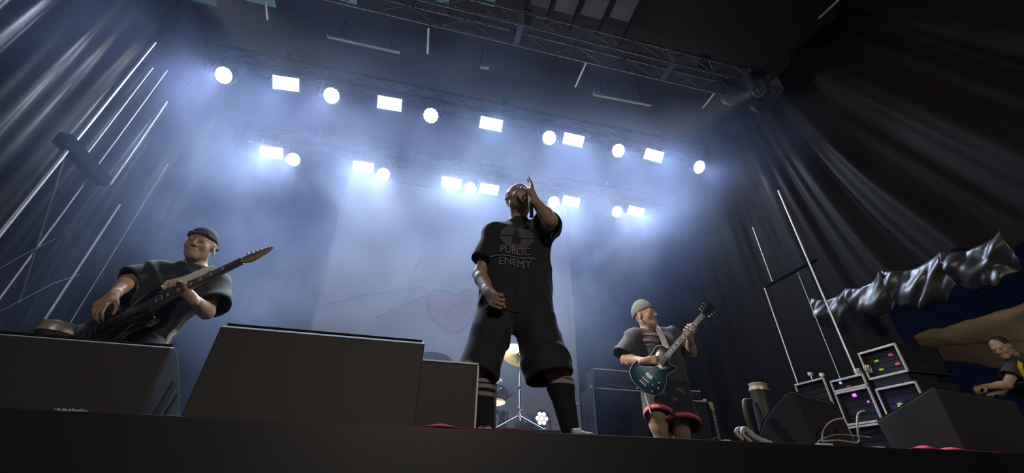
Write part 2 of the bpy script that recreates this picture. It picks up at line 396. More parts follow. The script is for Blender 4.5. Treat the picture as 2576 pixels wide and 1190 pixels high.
def pole(x, y, z0, z1, r, label, name='vertical_pole', m=None):
    o = MB().tube([(0, 0, 0), (0, 0, z1 - z0)], r, 12).build(name, m or M_pole, smooth=40); o.location = (x, y, z0)
    return o
# left scaffold tower
t = empty('scaffold_tower', (-4.5, 5.2, STG)); tag(t, 'tall pipe tower with a dark bracket against the left curtain', 'scaffold tower')
for (x, y, r, z0, z1) in ((-4.5, 4.93, 0.027, STG, 7.3), (-4.5, 5.17, 0.014, 5.2, 7.0), (-4.5, 5.75, 0.018, 5.15, 6.9), (-4.62, 5.55, 0.012, STG, 7.4)):
    o = pole(x, y, z0, z1, r, '', 'upright_pipe'); o.location = (x + 4.5, y - 5.2, z0 - STG); o.parent = t
MB().box((-0.02, 0.03, 5.13 - STG), (0.14, 0.86, 0.16), bev=0.01).build('bracket', M_trussblk, t)
MB().tube([(0, -0.3, 5.1 - STG), (0, 0.45, 3.3 - STG)], 0.012, 8).build('diagonal_brace', M_dimalu, t)
MB().box((0, 0, 0.01), (0.5, 1.1, 0.02)).build('base_plate', M_blkmetal, t)
tag(pole(-4.5, 6.1, STG, 5.05, 0.017, ''), 'bright vertical pole standing right of the pipe tower on the left', 'pole')
tag(pole(-4.5, 6.5, STG, 6.2, 0.006, ''), 'thin dim pole near the left curtain behind the bright pole', 'pole')
# slack cables on the left curtain
for pts, nm in ((((0, 783), (60, 752), (130, 715), (200, 690)), 'thin slack cable crossing the left curtain near the floor'), (((50, 830), (100, 740), (150, 640), (190, 560)), 'thin slanting cable dropping behind the round can at left'),
                (((0, 675), (70, 635), (140, 600)), 'thin faint cable across the dark lower left curtain')):
    tag(MB().tube([atx(x, y, -4.35) for x, y in pts], 0.0035, 6).build('slack_cable', M_dimalu, smooth=60), nm, 'cable')
# right scaffold tower
t = empty('pipe_frame', (6.0, 4.9, STG)); tag(t, 'slim pipe frame standing on the flight cases by the right curtain', 'pipe frame')
for (x, y, r, z0, z1) in ((6.0, 4.46, 0.016, 2.965, 6.2), (6.02, 5.24, 0.011, 4.75, 5.9), (6.0, 5.42, 0.014, 3.035, 4.7), (6.05, 4.75, 0.006, 2.965, 4.7)):
    o = pole(x, y, z0, z1, r, '', 'upright_pipe'); o.location = (x - 6.0, y - 4.9, z0 - STG); o.parent = t
MB().box((0.02, 0.0, 4.72 - STG), (0.05, 1.1, 0.03)).build('ledger', M_trussblk, t)
# unlit fixtures high at right
for (px, py), nm in (((1840, 242), 'unlit round lamp with faint glints, high right of the truss'), ((1922, 263), 'dim unlit round lamp farthest right under the roof')):
    p = atz(px, py, 8.2); p.x = min(p.x, 6.1)
    l = wash(p, (-0.2, -1, -0.9), nm, ZT + 0.14, lit=False); l['group'] = 'unlit round lamps under the roof'
    for c in kids(l):
        if c.name.startswith('led_cells'): c.data.materials[0] = M_lens

# ------------------------------------------------------------------ hoisted tarpaulin hem at right, sky canopy outside
def tarp(x, ys, zb, zh, label, seed):
    """a crumpled length of tarpaulin bunched under the curtain's hem, sagging between its ties"""
    n, m_ = 46, 18
    def fn(i, j):
        u = i / (n - 1); v = j / (m_ - 1); y = ys[0] + (ys[1] - ys[0]) * u
        top = zh[0] + (zh[1] - zh[0]) * u - 0.10 * math.sin(PI * u) ; bot = zb[0] + (zb[1] - zb[0]) * u - 0.14 * math.sin(PI * u) + 0.05 * abs(math.sin(u * 9 + seed))
        z = top + (bot - top) * v
        bul = 0.05 * math.sin(PI * v) + 0.10 * abs(fbm(y * 3.2 + seed + (z - zb[0]) * 2.4, z * 2.2, seed, 2)) + 0.16 * abs(math.sin(y * 7 + (z - zb[0]) * 5 * (1 if int(seed) % 2 else -1) + seed)) * v ** 0.5 * 0.4
        return (x - bul, y, z)
    o = MB().grid(fn, n, m_).build('tarpaulin_swag', M_tarp, smooth=180)
    s = o.modifiers.new('thick', 'SOLIDIFY'); s.thickness = 0.006
    return tag(o, label, 'tarpaulin', 'swags of tarpaulin along the curtain hem')
tarp(6.32, (4.9, 4.3), (3.82, 3.92), (4.32, 4.24), 'narrow crumpled tarpaulin swag at the left end of the curtain hem', 1.0)
tarp(6.30, (4.3, 3.72), (3.86, 3.72), (4.24, 4.24), 'second small crumpled tarpaulin swag from the left on the curtain hem', 5.0)
tarp(6.28, (3.72, 3.02), (3.70, 3.66), (4.24, 4.16), 'wide shiny tarpaulin swag in the middle of the curtain hem', 9.0)
tarp(6.26, (3.02, 2.40), (3.64, 3.66), (4.16, 4.10), 'bright crumpled tarpaulin swag at the right end of the curtain hem', 14.0)
M_canvas = mat('pale_canvas', (0.42, 0.38, 0.34), 0.8, noise=0.3, nscale=0.8)
def canopy():
    t = empty('canopy_roof', (9.5, 6.5, 0)); tag(t, 'pale canvas canopy roof outside beyond the right curtain', 'canopy')
    P = [atx(2270, 845, 10.2), atx(2620, 745, 10.2), atx(2620, 900, 10.6), atx(2340, 905, 11.2)]
    org = Vector((9.5, 6.5, 0))
    c = [atx(2296, 846, 10.0), atx(2640, 742, 10.0), atx(2640, 852, 11.0), atx(2302, 872, 11.0)]
    b = [c[3], c[2], atx(2640, 942, 11.2), atx(2318, 902, 11.2)]
    def quad(q, nm):
        def fn(i, j):
            u, v = i / 20, j / 10
            p = q[0].lerp(q[1], u).lerp(q[3].lerp(q[2], u), v); return p - org + Vector((0, 0, 0.06 * fbm(p.x * 2, p.y * 2)))
        o = MB().grid(fn, 21, 11).build(nm, M_canvas, t, smooth=180); s = o.modifiers.new('thick', 'SOLIDIFY'); s.thickness = 0.01
    quad(c, 'roof_skirt'); quad(b, 'valance')
    for p in (c[1], b[2]): MB().tube([p - org, (p.x - org.x, p.y - org.y, 0)], 0.05, 10).build('mast', M_dimalu, t, smooth=40)
canopy()
# lamp under that canopy, outside
spot('canopy_work_light', (9.6, 3.2, 2.4), (11.3, 6.5, 4.6), 60, 110, (1.0, 0.75, 0.5), 0.2)

# two spot lamps clipped to the ends of the front truss, lighting the players from the sides
for p, a, e, sz, nm in (((-4.3, 3.6, 7.7), (2.1, 3.4, 3.0), 3200, 17, 'side spot lamp at the left end of the front truss'), ((5.4, 3.6, 7.7), (-1.2, 2.9, 2.7), 1300, 15, 'dark side spot lamp at the right end of the front truss')):
    d = (Vector(a) - Vector(p)).normalized()
    l = wash(Vector(p), d, nm, 8.16, lit=False, r=0.10, cells=7); l['group'] = 'spot lamps at the ends of the front truss'
    spot('side_spot_lamp', d * 0.12, d * 3, e, sz, (1.0, 0.86, 0.66), 0.06, 0.6, l)
# ------------------------------------------------------------------ backdrop banner
M_banner = mat('white_banner_cloth', (0.36, 0.355, 0.35), 0.85, noise=0.12, nscale=1.2)
M_pink = mat('faded_pink_print', (0.40, 0.20, 0.25), 0.85, noise=0.35, nscale=4)
M_greyline = mat('grey_print', (0.20, 0.19, 0.20), 0.85)
def banner():
    t = empty('backdrop_banner', (0.85, 9.3, STG)); tag(t, 'tall pale banner with a faint pink heart hung behind the drums', 'banner')
    def fn(i, j):
        u = i / 60; z = 0.02 + (7.0 - 0.02) * j / 20
        xl, xr = -2.98 - 0.03 * z, 3.04
        x = xl + (xr - xl) * u
        y = 0.02 * math.sin(u * 9) + (0.05 * math.sin((x - 2.3) * 14) if x > 2.3 else 0)
        return (x, y, z)
    o = MB().grid(fn, 61, 21).build('cloth', M_banner, t, smooth=180); s = o.modifiers.new('thick', 'SOLIDIFY'); s.thickness = 0.006; s.offset = 1
    MB().tube([(-3.2, 0, 7.02), (3.1, 0, 7.02)], 0.03, 10).tube([(-3.0, 0, 7.0), (-3.0, 0, 7.3)], .01, 6).tube([(3, 0, 7.0), (3, 0, 7.3)], .01, 6).build('top_pipe', M_blkmetal, t, smooth=40)
    org = Vector((0.85, 9.3, STG)); fr = 9.3 - 0.035
    P = lambda x, y: aty(x, y, fr) - org
    # heart outline with its point hanging low
    out = [(1072, 752), (1076, 780), (1090, 805), (1112, 824), (1134, 836), (1156, 837), (1176, 818), (1192, 790), (1204, 768), (1206, 752), (1196, 738), (1180, 728), (1160, 734), (1142, 745), (1124, 732), (1100, 728), (1082, 738)]
    q = [P(*p) for p in out]
    m = MB(); c = sum(q, Vector()) / len(q)
    m.add([v for v in q] + [c], [(i, (i + 1) % len(q), len(q)) for i in range(len(q))]); 
    o = m.build('heart_print', M_pink, t); o.location.y = 0.004
    MB().tube(q, 0.018, 6, closed=True).build('heart_outline', M_greyline, t, smooth=60)
    for pts in (((800, 772), (900, 745), (960, 738), (1060, 722)), ((940, 800), (1000, 775), (1075, 742)), ((1040, 690), (1050, 665), (1060, 650)), ((1120, 790), (1150, 760), (1185, 750))):
        l = MB(); w_ = [P(*p) for p in pts]; l.tube(w_, 0.013, 6)
        for a, b in zip(w_, w_[1:]):
            for f in (0.2, 0.5, 0.8):
                p = a.lerp(b, f); l.tube([p + Vector((-0.03, 0, -0.05)), p + Vector((0.03, 0, 0.05))], 0.007, 5)
        l.build('barbed_wire_print', M_greyline, t, smooth=60)
banner()

# ------------------------------------------------------------------ stage monitors at the edge
M_cab = mat('black_cabinet_paint', (0.03, 0.029, 0.0285), 0.6, bump=0.08, bscale=220)
M_cabside = M_cab
M_grille = mat('perforated_grille', (0.03, 0.03, 0.032), 0.4, 0.5)
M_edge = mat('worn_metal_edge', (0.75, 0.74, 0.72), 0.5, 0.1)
def wedge(p0, az, prof, width, label, slots=(), badges=()):
    """p0: near bottom corner; profile runs along az from p0; body extends by width along az-90"""
    t = empty('floor_monitor', p0); tag(t, label, 'stage monitor', 'wedge monitors along the stage edge')
    u = Vector((math.cos(az), math.sin(az), 0)); w_ = Vector((math.sin(az), -math.cos(az), 0)) * (1 if width > 0 else -1)
    W = abs(width)
    MB().prism(prof, u, (0, 0, 1), w_, (0, 0, 0), W, bev=0.006).build('cabinet', M_cab, t)
    # grille follows the sloped front of the profile
    k = max(range(len(prof)), key=lambda i: prof[i][1])
    g = MB(); pts = prof[k:] if prof[k + 1:k + 2] and prof[(k + 1) % len(prof)][0] > prof[k][0] else prof[:k + 1][::-1]
    pts = [p for p in pts if p[1] > 0.02]
    for a, b in zip(pts, pts[1:]):
        d = Vector((b[0] - a[0], b[1] - a[1])); n = Vector((-d.y, d.x)).normalized(); n = n if n.y > 0 else -n
        o_ = u * (a[0] + n.x * 0.002) + Vector((0, 0, a[1] + n.y * 0.002)) + w_ * 0.015
        vs = []
        for f in (0, 1):
            for h in (0, 1):
                for s_ in (0, 1):
                    q = Vector((a[0], a[1])).lerp(Vector((b[0], b[1])), f) + n * (0.001 + 0.009 * h)
                    vs.append(u * q.x + Vector((0, 0, q.y)) + w_ * (0.012 + s_ * (W - 0.024)))
        g.add(vs, [(0, 1, 3, 2), (4, 6, 7, 5), (0, 4, 5, 1), (2, 3, 7, 6), (0, 2, 6, 4), (1, 5, 7, 3)])
    top = u * prof[k][0] + Vector((0, 0, prof[k][1] + 0.006))
    nn = int(W / 0.0085)
    for i in range(nn): g.box(top + u * 0.006 + w_ * (0.014 + (W - 0.028) * i / (nn - 1)), (0.0045, 0.0045, 0.006))
    g.build('grille', M_grille, t)
    for (a, b, hw, hh, rot) in slots:
        # recessed handle: a frame with a dark cup, on the visible side
        side = -w_
        h = MB(); c = u * a + Vector((0, 0, b)) + side * 0.001
        Mx = Matrix((u, side, Vector((0, 0, 1)))).transposed() @ Matrix.Rotation(rot, 3, 'Y')
        h.box(c, (hw, 0.006, hh), Mx, bev=0.002); h.build('side_handle', M_blkmetal, t)
    return t
P_L = atz(330, 1034, STG); P_L.y = 1.79
# left monitor: its right side is the one the camera sees, so the body extends to the left
wedge(Vector((-0.885, 1.79, STG)), R_(91), [(0, 0), (0.0, 0.238), (0.02, 0.248), (0.055, 0.238), (0.13, 0.185), (0.22, 0.11), (0.30, 0.03), (0.30, 0)], -0.85,
      'black wedge monitor with grey side at the left end of the stage edge', ((0.115, 0.075, 0.035, 0.13, 0.25), (0.185, 0.055, 0.03, 0.10, 0.35)))
wedge(Vector((-0.768, 1.80, STG)), R_(90), [(0, 0), (0.025, 0.345), (0.045, 0.36), (0.10, 0.34), (0.28, 0.14), (0.33, 0)], 0.815,
      'large black wedge monitor left of the standing vocalist')
wedge(Vector((2.02, 1.84, STG)), R_(112), [(0, 0), (0.02, 0.262), (0.035, 0.272), (0.07, 0.258), (0.13, 0.215), (0.21, 0.15), (0.275, 0.06), (0.285, 0)], 0.56,
      'small black wedge monitor right of the guitar stand, side panel lit', ((0.15, 0.09, 0.04, 0.13, 0.5),))
wedge(Vector((3.0, 1.83, STG)), R_(100), [(0, 0), (-0.01, 0.335), (0.0, 0.345), (0.36, 0.2), (0.33, 0.0)], 0.95,
      'big black wedge monitor at the right end of the stage edge')
# flat box beside the large wedge
t = empty('fill_speaker', (0.16, 1.97, STG)); tag(t, 'plain black speaker box with bright top edge between wedge and vocalist', 'speaker')
MB().box((0.01, 0.14, 0.155), (0.30, 0.28, 0.31), bev=0.006).build('cabinet', M_cab, t)
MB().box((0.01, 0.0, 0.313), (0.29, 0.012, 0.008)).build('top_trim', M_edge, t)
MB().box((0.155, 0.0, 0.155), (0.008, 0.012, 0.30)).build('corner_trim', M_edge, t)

# ------------------------------------------------------------------ things along the edge
M_white = mat('white_plastic', (0.75, 0.78, 0.78), 0.5)
M_red = mat('red_cloth', (0.55, 0.03, 0.06), 0.8, noise=0.3, nscale=20)
M_cablew = mat('pale_cable_jacket', (0.5, 0.46, 0.40), 0.5)
M_cableb = mat('black_cable_jacket', (0.03, 0.03, 0.03), 0.45)
def cloth_strip(pts, h, label):
    """rumpled cloth lying along the edge: list of pixel x with heights"""
    def fn(i, j):
        x, y = pts[i]; p = atz(x, y, STG + 0.002); v = j / 6
        return (p.x, EDGE + 0.006 + 0.12 * v, STG + 0.004 + h[i] * math.sin(PI * min(1, v * 1.1 + 0.05)))
    o = MB().grid(fn, len(pts), 7).build('red_cloth', M_red, smooth=180)
    s = o.modifiers.new('thick', 'SOLIDIFY'); s.thickness = 0.003
    return tag(o, label, 'cloth', 'red cloths lying along the stage edge')
def edge_px(x): return (x, 1022 + 0.0486 * x)
n = 24
cloth_strip([edge_px(1045 + (1345 - 1045) * i / (n - 1)) for i in range(n)], [0.002 + 0.016 * math.exp(-((i - 5) / 2.6) ** 2) + 0.003 * math.exp(-((i - 16) / 5.0) ** 2) for i in range(n)], 'red cloth on the stage edge at the feet of the vocalist')
cloth_strip([edge_px(2285 + (2470 - 2285) * i / (n - 1)) for i in range(n)], [0.002 + 0.016 * math.exp(-((i - 3) / 1.8) ** 2) + 0.013 * math.exp(-((i - 11) / 2.2) ** 2) + 0.004 for i in range(n)], 'red cloth on the stage edge before the rightmost wedge')
p = atz(*edge_px(1455), STG); t = empty('paper_cup', (p.x, EDGE + 0.04, STG)); tag(t, 'small white cup lying near the vocalist\'s foot', 'cup')
MB().lathe([(0.012, -0.016), (0.013, 0.016)], (0, 0, 0.013), (1, 0.15, 0), 14).build('cup_body', M_white, t, smooth=40); MB().lathe([(0.0145, 0.015), (0.0145, 0.018)], (0, 0, 0.0145), (1, 0.15, 0), 14).build('rim', M_white, t)
p = atz(*edge_px(150), STG); m = MB(); random.seed(3)
for i in range(26):
    a = random.uniform(-1, 1); b = random.uniform(0, PI)
    c = Vector((p.x + a * 0.035, EDGE + 0.02 + random.uniform(0, .01), STG + 0.003)); m.tube([c, c + Vector((math.cos(b) * 0.02, 0, abs(math.sin(b)) * 0.008))], 0.0012, 5)
tag(m.build('paper_shreds', M_white), 'tuft of white paper shreds on the edge before the left wedge', 'paper scraps', kind='stuff')
for (x, w_, h, nm) in ((2065, 0.075, 0.010, 'white plug on the edge between the right wedges'), (2195, 0.05, 0.007, 'flat white tape scrap before the rightmost wedge'), (1825, 0.03, 0.006, 'tiny white tape scrap right of the standing guitar')):
    p = atz(*edge_px(x), STG); tag(MB().box((p.x, EDGE + 0.03, STG + h / 2), (w_, 0.03, h), bev=0.002).build('tape_scrap', M_white), nm, 'scrap', 'white scraps on the stage edge')
# cable loops
def smooth_pts(P, n=8):
    out = []
    for i in range(len(P) - 1):
        p0, p1, p2, p3 = P[max(i - 1, 0)], P[i], P[i + 1], P[min(i + 2, len(P) - 1)]
        for k in range(n):
            t_ = k / n; out.append(0.5 * ((2 * p1) + (p2 - p0) * t_ + (2 * p0 - 5 * p1 + 4 * p2 - p3) * t_ ** 2 + (3 * p1 - p0 - 3 * p2 + p3) * t_ ** 3))
    out.append(P[-1]); return out
def cable(px, Y, r, label, m=None, dy=0.0):
    P = smooth_pts([aty(x, y, Y + dy * i / max(1, len(px) - 1)) for i, (x, y) in enumerate(px)])
    for q in P: q.z = max(q.z, STG + r)
    tag(MB().tube(P, r, 8).build('cable', m or M_cablew, smooth=60), label, 'cable')
cable([(1925, 1112), (1895, 1100), (1873, 1078), (1868, 1092), (1890, 1112)], 1.86, 0.010, 'thick pale cable loop at the foot of the small right wedge', M_cablew, -0.04)
cable([(1940, 1114), (1905, 1100), (1880, 1080), (1872, 1078), (1855, 1080), (1853, 1090), (1868, 1106)], 1.93, 0.009, 'second thick cable loop left of the small right wedge')
cable([(2056, 1119), (2062, 1108), (2100, 1094), (2150, 1096), (2190, 1100)], 1.80, 0.0025, 'thin cable curling low between the two right wedges')
cable([(2068, 1112), (2070, 1085), (2085, 1064), (2105, 1055), (2125, 1053)], 1.81, 0.0035, 'thin pale cable arching high between the two right wedges')
cable([(2068, 1110), (2110, 1108), (2157, 1113), (2158, 1090), (2157, 1050), (2163, 1037), (2175, 1034)], 1.79, 0.0045, 'pale cable rising upright beside the big right wedge')
cable([(2160, 1090), (2180, 1088), (2200, 1086)], 1.785, 0.0025, 'short thin cable touching the big right wedge', M_cableb)

# round uplight cans
M_can = mat('dull_can_metal', (0.04, 0.04, 0.04), 0.5, 0.3, noise=0.3, nscale=10)
M_rim = mat('pale_rim', (0.45, 0.40, 0.34), 0.4, 0.3)
def can(p, r, h, label, lean=(0, 0, 1), arm=False):
    t = empty('uplight_can', p); tag(t, label, 'uplight can')
    ax = Vector(lean).normalized()
    MB().lathe([(r * 1.15, 0), (r * 1.15, 0.02), (r * 0.9, 0.03), (r * 0.95, h * 0.5), (r * 1.0, h * 0.88), (r * 1.06, h * 0.9)], (0, 0, 0), ax, 28).build('can_body', M_can, t, smooth=40)
    MB().lathe([(r * 1.06, h * 0.9), (r * 1.06, h * 0.93), (r * 0.94, h * 0.94), (r * 0.94, h * 0.975), (r * 1.0, h * 0.985), (r * 1.0, h), (r * 0.8, h), (r * 0.8, h * 0.96)], (0, 0, 0), ax, 28).build('rim', M_rim, t, smooth=40)
    if arm:
        P = smooth_pts([Vector((-r * 1.0, 0, h * 0.75)), Vector((-r * 1.9, 0, h * 0.72)), Vector((-r * 2.1, 0, h * 0.5)), Vector((-r * 1.7, 0, h * 0.2)), Vector((-r * 1.0, 0, 0.03))])
        MB().tube(P, [r * 0.3] * len(P), 12).build('side_hose', M_can, t, smooth=60)
can(Vector((-1.84, 2.6, STG)), 0.072, 0.52, 'round can with pale rim rising behind the left wedge')
can(Vector((2.47, 2.6, STG)), 0.062, 0.49, 'slim dark can with bright rim and side hose by the right wedge', (0.08, 0, 1), True)

# ------------------------------------------------------------------ amplifiers
M_tolex = mat('black_tolex', (0.03, 0.03, 0.032), 0.6, bump=0.1, bscale=220)
M_cloth = mat('speaker_cloth', (0.022, 0.022, 0.024), 0.85, noise=0.2, nscale=80)
M_knob = mat('chrome', (0.8, 0.8, 0.8), 0.2, 1.0)
def text_mesh(s_, size, m, name, parent, loc, rot, depth=0.002, ax=(1, 1)):
    c = bpy.data.curves.new(name, 'FONT'); c.body = s_; c.size = size; c.extrude = depth; c.align_x = 'CENTER'; c.align_y = 'CENTER'
    o = bpy.data.objects.new(name, c); COL.objects.link(o)
    dg = bpy.context.evaluated_depsgraph_get(); me = bpy.data.meshes.new_from_object(o.evaluated_get(dg)); bpy.data.objects.remove(o)
    me.materials.clear(); me.materials.append(m)
    o = bpy.data.objects.new(name, me); COL.objects.link(o); o.location = loc; o.rotation_euler = rot; o.scale = (ax[0], ax[1], 1); o.parent = parent
    return o
M_badge = mat('grey_badge', (0.16, 0.16, 0.17), 0.5)
def cab(x0, y, z, w, h, d, label, badge=None):
    t = empty('speaker_cabinet', (x0, y, z)); tag(t, label, 'speaker cabinet')
    MB().box((w / 2, d / 2, h / 2), (w, d, h), bev=0.012).build('shell', M_tolex, t)
    MB().box((w / 2, -0.004, h / 2), (w - 0.07, 0.014, h - 0.07), bev=0.003).build('grille_cloth', M_cloth, t)
    fr = MB(); fr.box((w / 2, -0.006, h - 0.012), (w, 0.012, 0.014)); fr.build('top_piping', M_edge, t)
    MB().box((0.012, -0.006, h / 2), (0.012, 0.012, h)).build('side_piping', M_edge, t)
    for dx, dz in ((0, 0), (w, 0), (0, h), (w, h)): MB().box((dx, 0, dz), (0.04, 0.04, 0.04), bev=0.008).build('corner_cap', M_edge if dz else M_blkmetal, t)
    MB().box((-0.004, d * 0.5, h * 0.6), (0.01, 0.14, 0.05), bev=0.004).build('handle', M_blkmetal, t)
    if badge: text_mesh(badge, 0.07, M_badge, 'badge', t, (w * 0.5, -0.014, h * 0.42), (PI / 2, 0, 0))
    for dx in (0.08, w - 0.08):
        for dy in (0.08, d - 0.08): MB().lathe([(0.03, -0.012), (0.03, 0.012)], (dx, dy, -0.03), (0, 1, 0), 14).build('caster', M_blkmetal, t)
    return t
def head_amp(x0, y, z, w, h, d, label):
    t = empty('amplifier_head', (x0, y, z)); tag(t, label, 'amplifier')
    MB().box((w / 2, d / 2, h / 2), (w, d, h), bev=0.012).build('shell', M_tolex, t)
    MB().box((w / 2, -0.006, h - 0.01), (w, 0.012, 0.016)).build('top_piping', M_edge, t)
    MB().box((w / 2, -0.004, h * 0.36), (w - 0.08, 0.012, h * 0.3), bev=0.002).build('control_panel', M_blkmetal, t)
    for i in range(7): MB().lathe([(0.012, 0), (0.010, 0.018)], (0.08 + i * (w - 0.16) / 6, -0.01, h * 0.36), (0, -1, 0), 12).build('knob', M_knob, t, smooth=40)
    MB().box((w / 2, d / 2, h + 0.012), (0.2, 0.03, 0.02), bev=0.006).build('carry_handle', M_blkmetal, t)
    return t
RIS = STG + 0.20
tag(MB().box((3.35, 5.62, STG + 0.07), (2.4, 0.8, 0.14), bev=0.01).build('amp_riser', M_black), 'low black riser under the guitar amplifiers', 'riser')
cab(2.42, 5.32, STG + 0.20, 0.76, 0.80, 0.40, 'tall black speaker cabinet with small badge left of the guitarist', 'SKB')
head_amp(2.47, 5.34, STG + 1.015, 0.70, 0.245, 0.28, 'black amplifier head standing on the tall speaker cabinet')
cab(3.52, 5.32, STG + 0.20, 0.62, 0.72, 0.40, 'second black speaker cabinet mostly behind the guitarist')
t = head_amp(3.55, 5.34, STG + 0.935, 0.56, 0.12, 0.28, 'low black amplifier right of the guitarist with small glints')

# ------------------------------------------------------------------ flight-case racks at right
M_caseedge = mat('aluminium_case_edge', (0.60, 0.55, 0.42), 0.45, 0.2)
M_case = mat('black_laminate', (0.018, 0.018, 0.018), 0.35, noise=0.2, nscale=5)
M_green = mat('green_led', (0.1, 0.3, 0.02), 0.4, emit=(0.45, 1.0, 0.02), estr=0.3)
M_greenhot = mat('green_led_bright', (0.1, 0.5, 0.02), 0.4, emit=(0.3, 1.0, 0.1), estr=2.0)
M_pinkled = mat('pink_led', (0.3, 0.05, 0.08), 0.4, emit=(1.0, 0.08, 0.22), estr=0.35)
M_blue = mat('blue_led', (0.05, 0.1, 0.5), 0.4, emit=(0.1, 0.2, 1.0), estr=3.0)
M_violet = mat('violet_led', (0.2, 0.05, 0.5), 0.4, emit=(0.55, 0.1, 1.0), estr=2.5)
def rack(x, y0, z0, wy, h, d, label, leds=(), rot=0.0):
    """flight-case rack whose open front faces stage-left (-X); front spans y0..y0+wy"""
    t = empty('flight_case_rack', (x, y0, z0)); t.rotation_euler.z = rot; tag(t, label, 'rack case', 'flight case racks at the side of the stage')
    b = MB(); e = 0.018
    b.box((d / 2, wy / 2, e / 2), (d, wy, e)).box((d / 2, wy / 2, h - e / 2), (d, wy, e)).box((d / 2, e / 2, h / 2), (d, e, h - 2 * e)).box((d / 2, wy - e / 2, h / 2), (d, e, h - 2 * e)).box((d - e / 2, wy / 2, h / 2), (e, wy, h))
    b.build('case_shell', M_case, t)
    for (c, s_) in (((0, wy / 2, h - 0.012), (0.03, wy, 0.026)), ((0, wy / 2, 0.012), (0.03, wy, 0.026)), ((0, 0.008, h / 2), (0.03, 0.018, h)), ((0, wy - 0.008, h / 2), (0.03, 0.018, h)),
                    ((d / 2, 0.0, h - 0.006), (d, 0.014, 0.012)), ((d / 2, 0, 0.006), (d, 0.014, 0.012))):
        MB().box(c, s_, bev=0.004).build('edge_rail', M_caseedge if c[0] == 0 else M_dimalu, t)
    nu = max(1, int(h / 0.09))
    for i in range(nu):
        z = e + (h - 2 * e) * (i + 0.5) / nu
        u_ = MB().box((0.06 + 0.15, wy / 2, z), (0.3, wy - 0.06, (h - 2 * e) / nu - 0.006), bev=0.003).build('rack_unit', M_blkmetal, t)
    for (fy, fz, sy, sz, mm, nm) in leds: MB().box((0.055, wy * fy, h * fz), (0.012, sy, sz), bev=0.001).build(nm, mm, t)
    MB().box((d * 0.5, -0.006, h * 0.5), (0.12, 0.01, 0.08), bev=0.004).build('side_latch', M_blkmetal, t)
    return t
XR = 6.0; YA, WY = 3.82, 0.50
G = lambda y, z: (y, z, 0.05, 0.022, M_green, 'green_display')
K = lambda y, z: (y, z, 0.05, 0.03, M_pinkled, 'red_display')
D = lambda y, z: (y, z, 0.014, 0.012, M_greenhot, 'green_indicator')
rack(XR, YA, 2.86, WY, 0.36, 0.7, 'upper rack case with green and pink displays, topmost of the stack', (G(0.70, 0.62), G(0.68, 0.30), K(0.30, 0.70), K(0.24, 0.36)))
rack(XR, YA - 0.02, 2.36, WY, 0.385, 0.7, 'middle rack case with green and pink displays under the topmost rack', (G(0.66, 0.46), K(0.30, 0.5), D(0.70, 0.40), D(0.62, 0.40)))
rack(XR, YA - 0.02, STG + 0.02, WY, 0.585, 0.7, 'bottom rack case of the tallest stack, mostly hidden by a wedge')
tag(MB().box((XR + 0.25, YA + WY / 2, 2.8025), (0.48, 0.44, 0.113)).build('rack_drawer', M_case), 'dark drawer unit between the two upper rack cases', 'drawer unit')
rack(XR - 0.02, 4.36, 2.80, 0.50, 0.16, 0.6, 'low open rack case with coiled leads on top and a pale blue lamp', ((0.8, 0.75, 0.03, 0.03, M_blue, 'blue_lamp'), (0.6, 0.35, 0.06, 0.012, M_pinkled, 'red_display')))
rack(XR - 0.02, 4.36, STG + 0.02, 0.50, 0.58, 0.6, 'bottom rack case below the violet-lit one')
rack(XR - 0.02, 4.36, 2.36, 0.50, 0.435, 0.6, 'rack case lit violet inside, under the open low case with leads', ((0.55, 0.85, 0.05, 0.04, M_violet, 'violet_lamp'), (0.25, 0.6, 0.02, 0.02, M_violet, 'violet_lamp')))
rack(XR - 0.04, 4.92, 2.58, 0.52, 0.45, 0.6, 'farthest rack case with a small blue lamp, left of the others', ((0.85, 0.30, 0.03, 0.03, M_blue, 'blue_lamp'), (0.3, 0.2, 0.2, 0.02, M_blue, 'blue_lamp')))
rack(XR - 0.04, 4.92, STG + 0.02, 0.52, 0.80, 0.6, 'rack case under the farthest one, at the left of the stacks')
l = bpy.data.lights.new('violet_rack_glow', 'POINT'); l.energy = 1.3; l.color = (0.25, 0.15, 1.0); l.shadow_soft_size = 0.03
o = bpy.data.objects.new('violet_rack_glow', l); COL.objects.link(o); o.location = (5.80, 4.30, 2.52)
# glinting small gear on and above the racks
M_glint = M_knob
random.seed(11)
for i, (px, py, nm) in enumerate(((2038, 941, 'clip light'), (2067, 943, 'clip light'), (2148, 935, 'cable coil'), (2175, 934, 'cable coil'))):
    p = atx(px, py, 5.98); t = empty('clip_on_device' if i < 2 else 'coiled_lead', p)
    if i < 2:
        tag(t, ['small bright device on top of the farthest rack', 'small bright device on the corner of the farthest rack'][i], 'small device')
        z = 3.035
        MB().box((0, 0, 0.0), (0.05, 0.045, 0.05), bev=0.01).build('device_body', M_white, t); MB().tube([(0, 0, 0), (0, 0, z - p.z)], 0.006, 6).build('stem', M_knob, t)
    else:
        tag(t, ['coiled lead hanging over the open rack case', 'second coiled lead at the corner of the tall rack stack'][i - 2], 'lead')
        P = [Vector((0.04 * math.cos(a * 0.7) * (1 - a * 0.01), -0.01 * a * 0.3, 0.05 * math.sin(a * 0.7) - 0.01)) for a in range(26)]
        t.location = (5.96, p.y, 3.0 if i == 2 else 3.01); MB().tube([q + Vector((0.05, 0, 0.0)) for q in P], 0.007, 6).build('lead_coil', M_cablew, t, smooth=60)

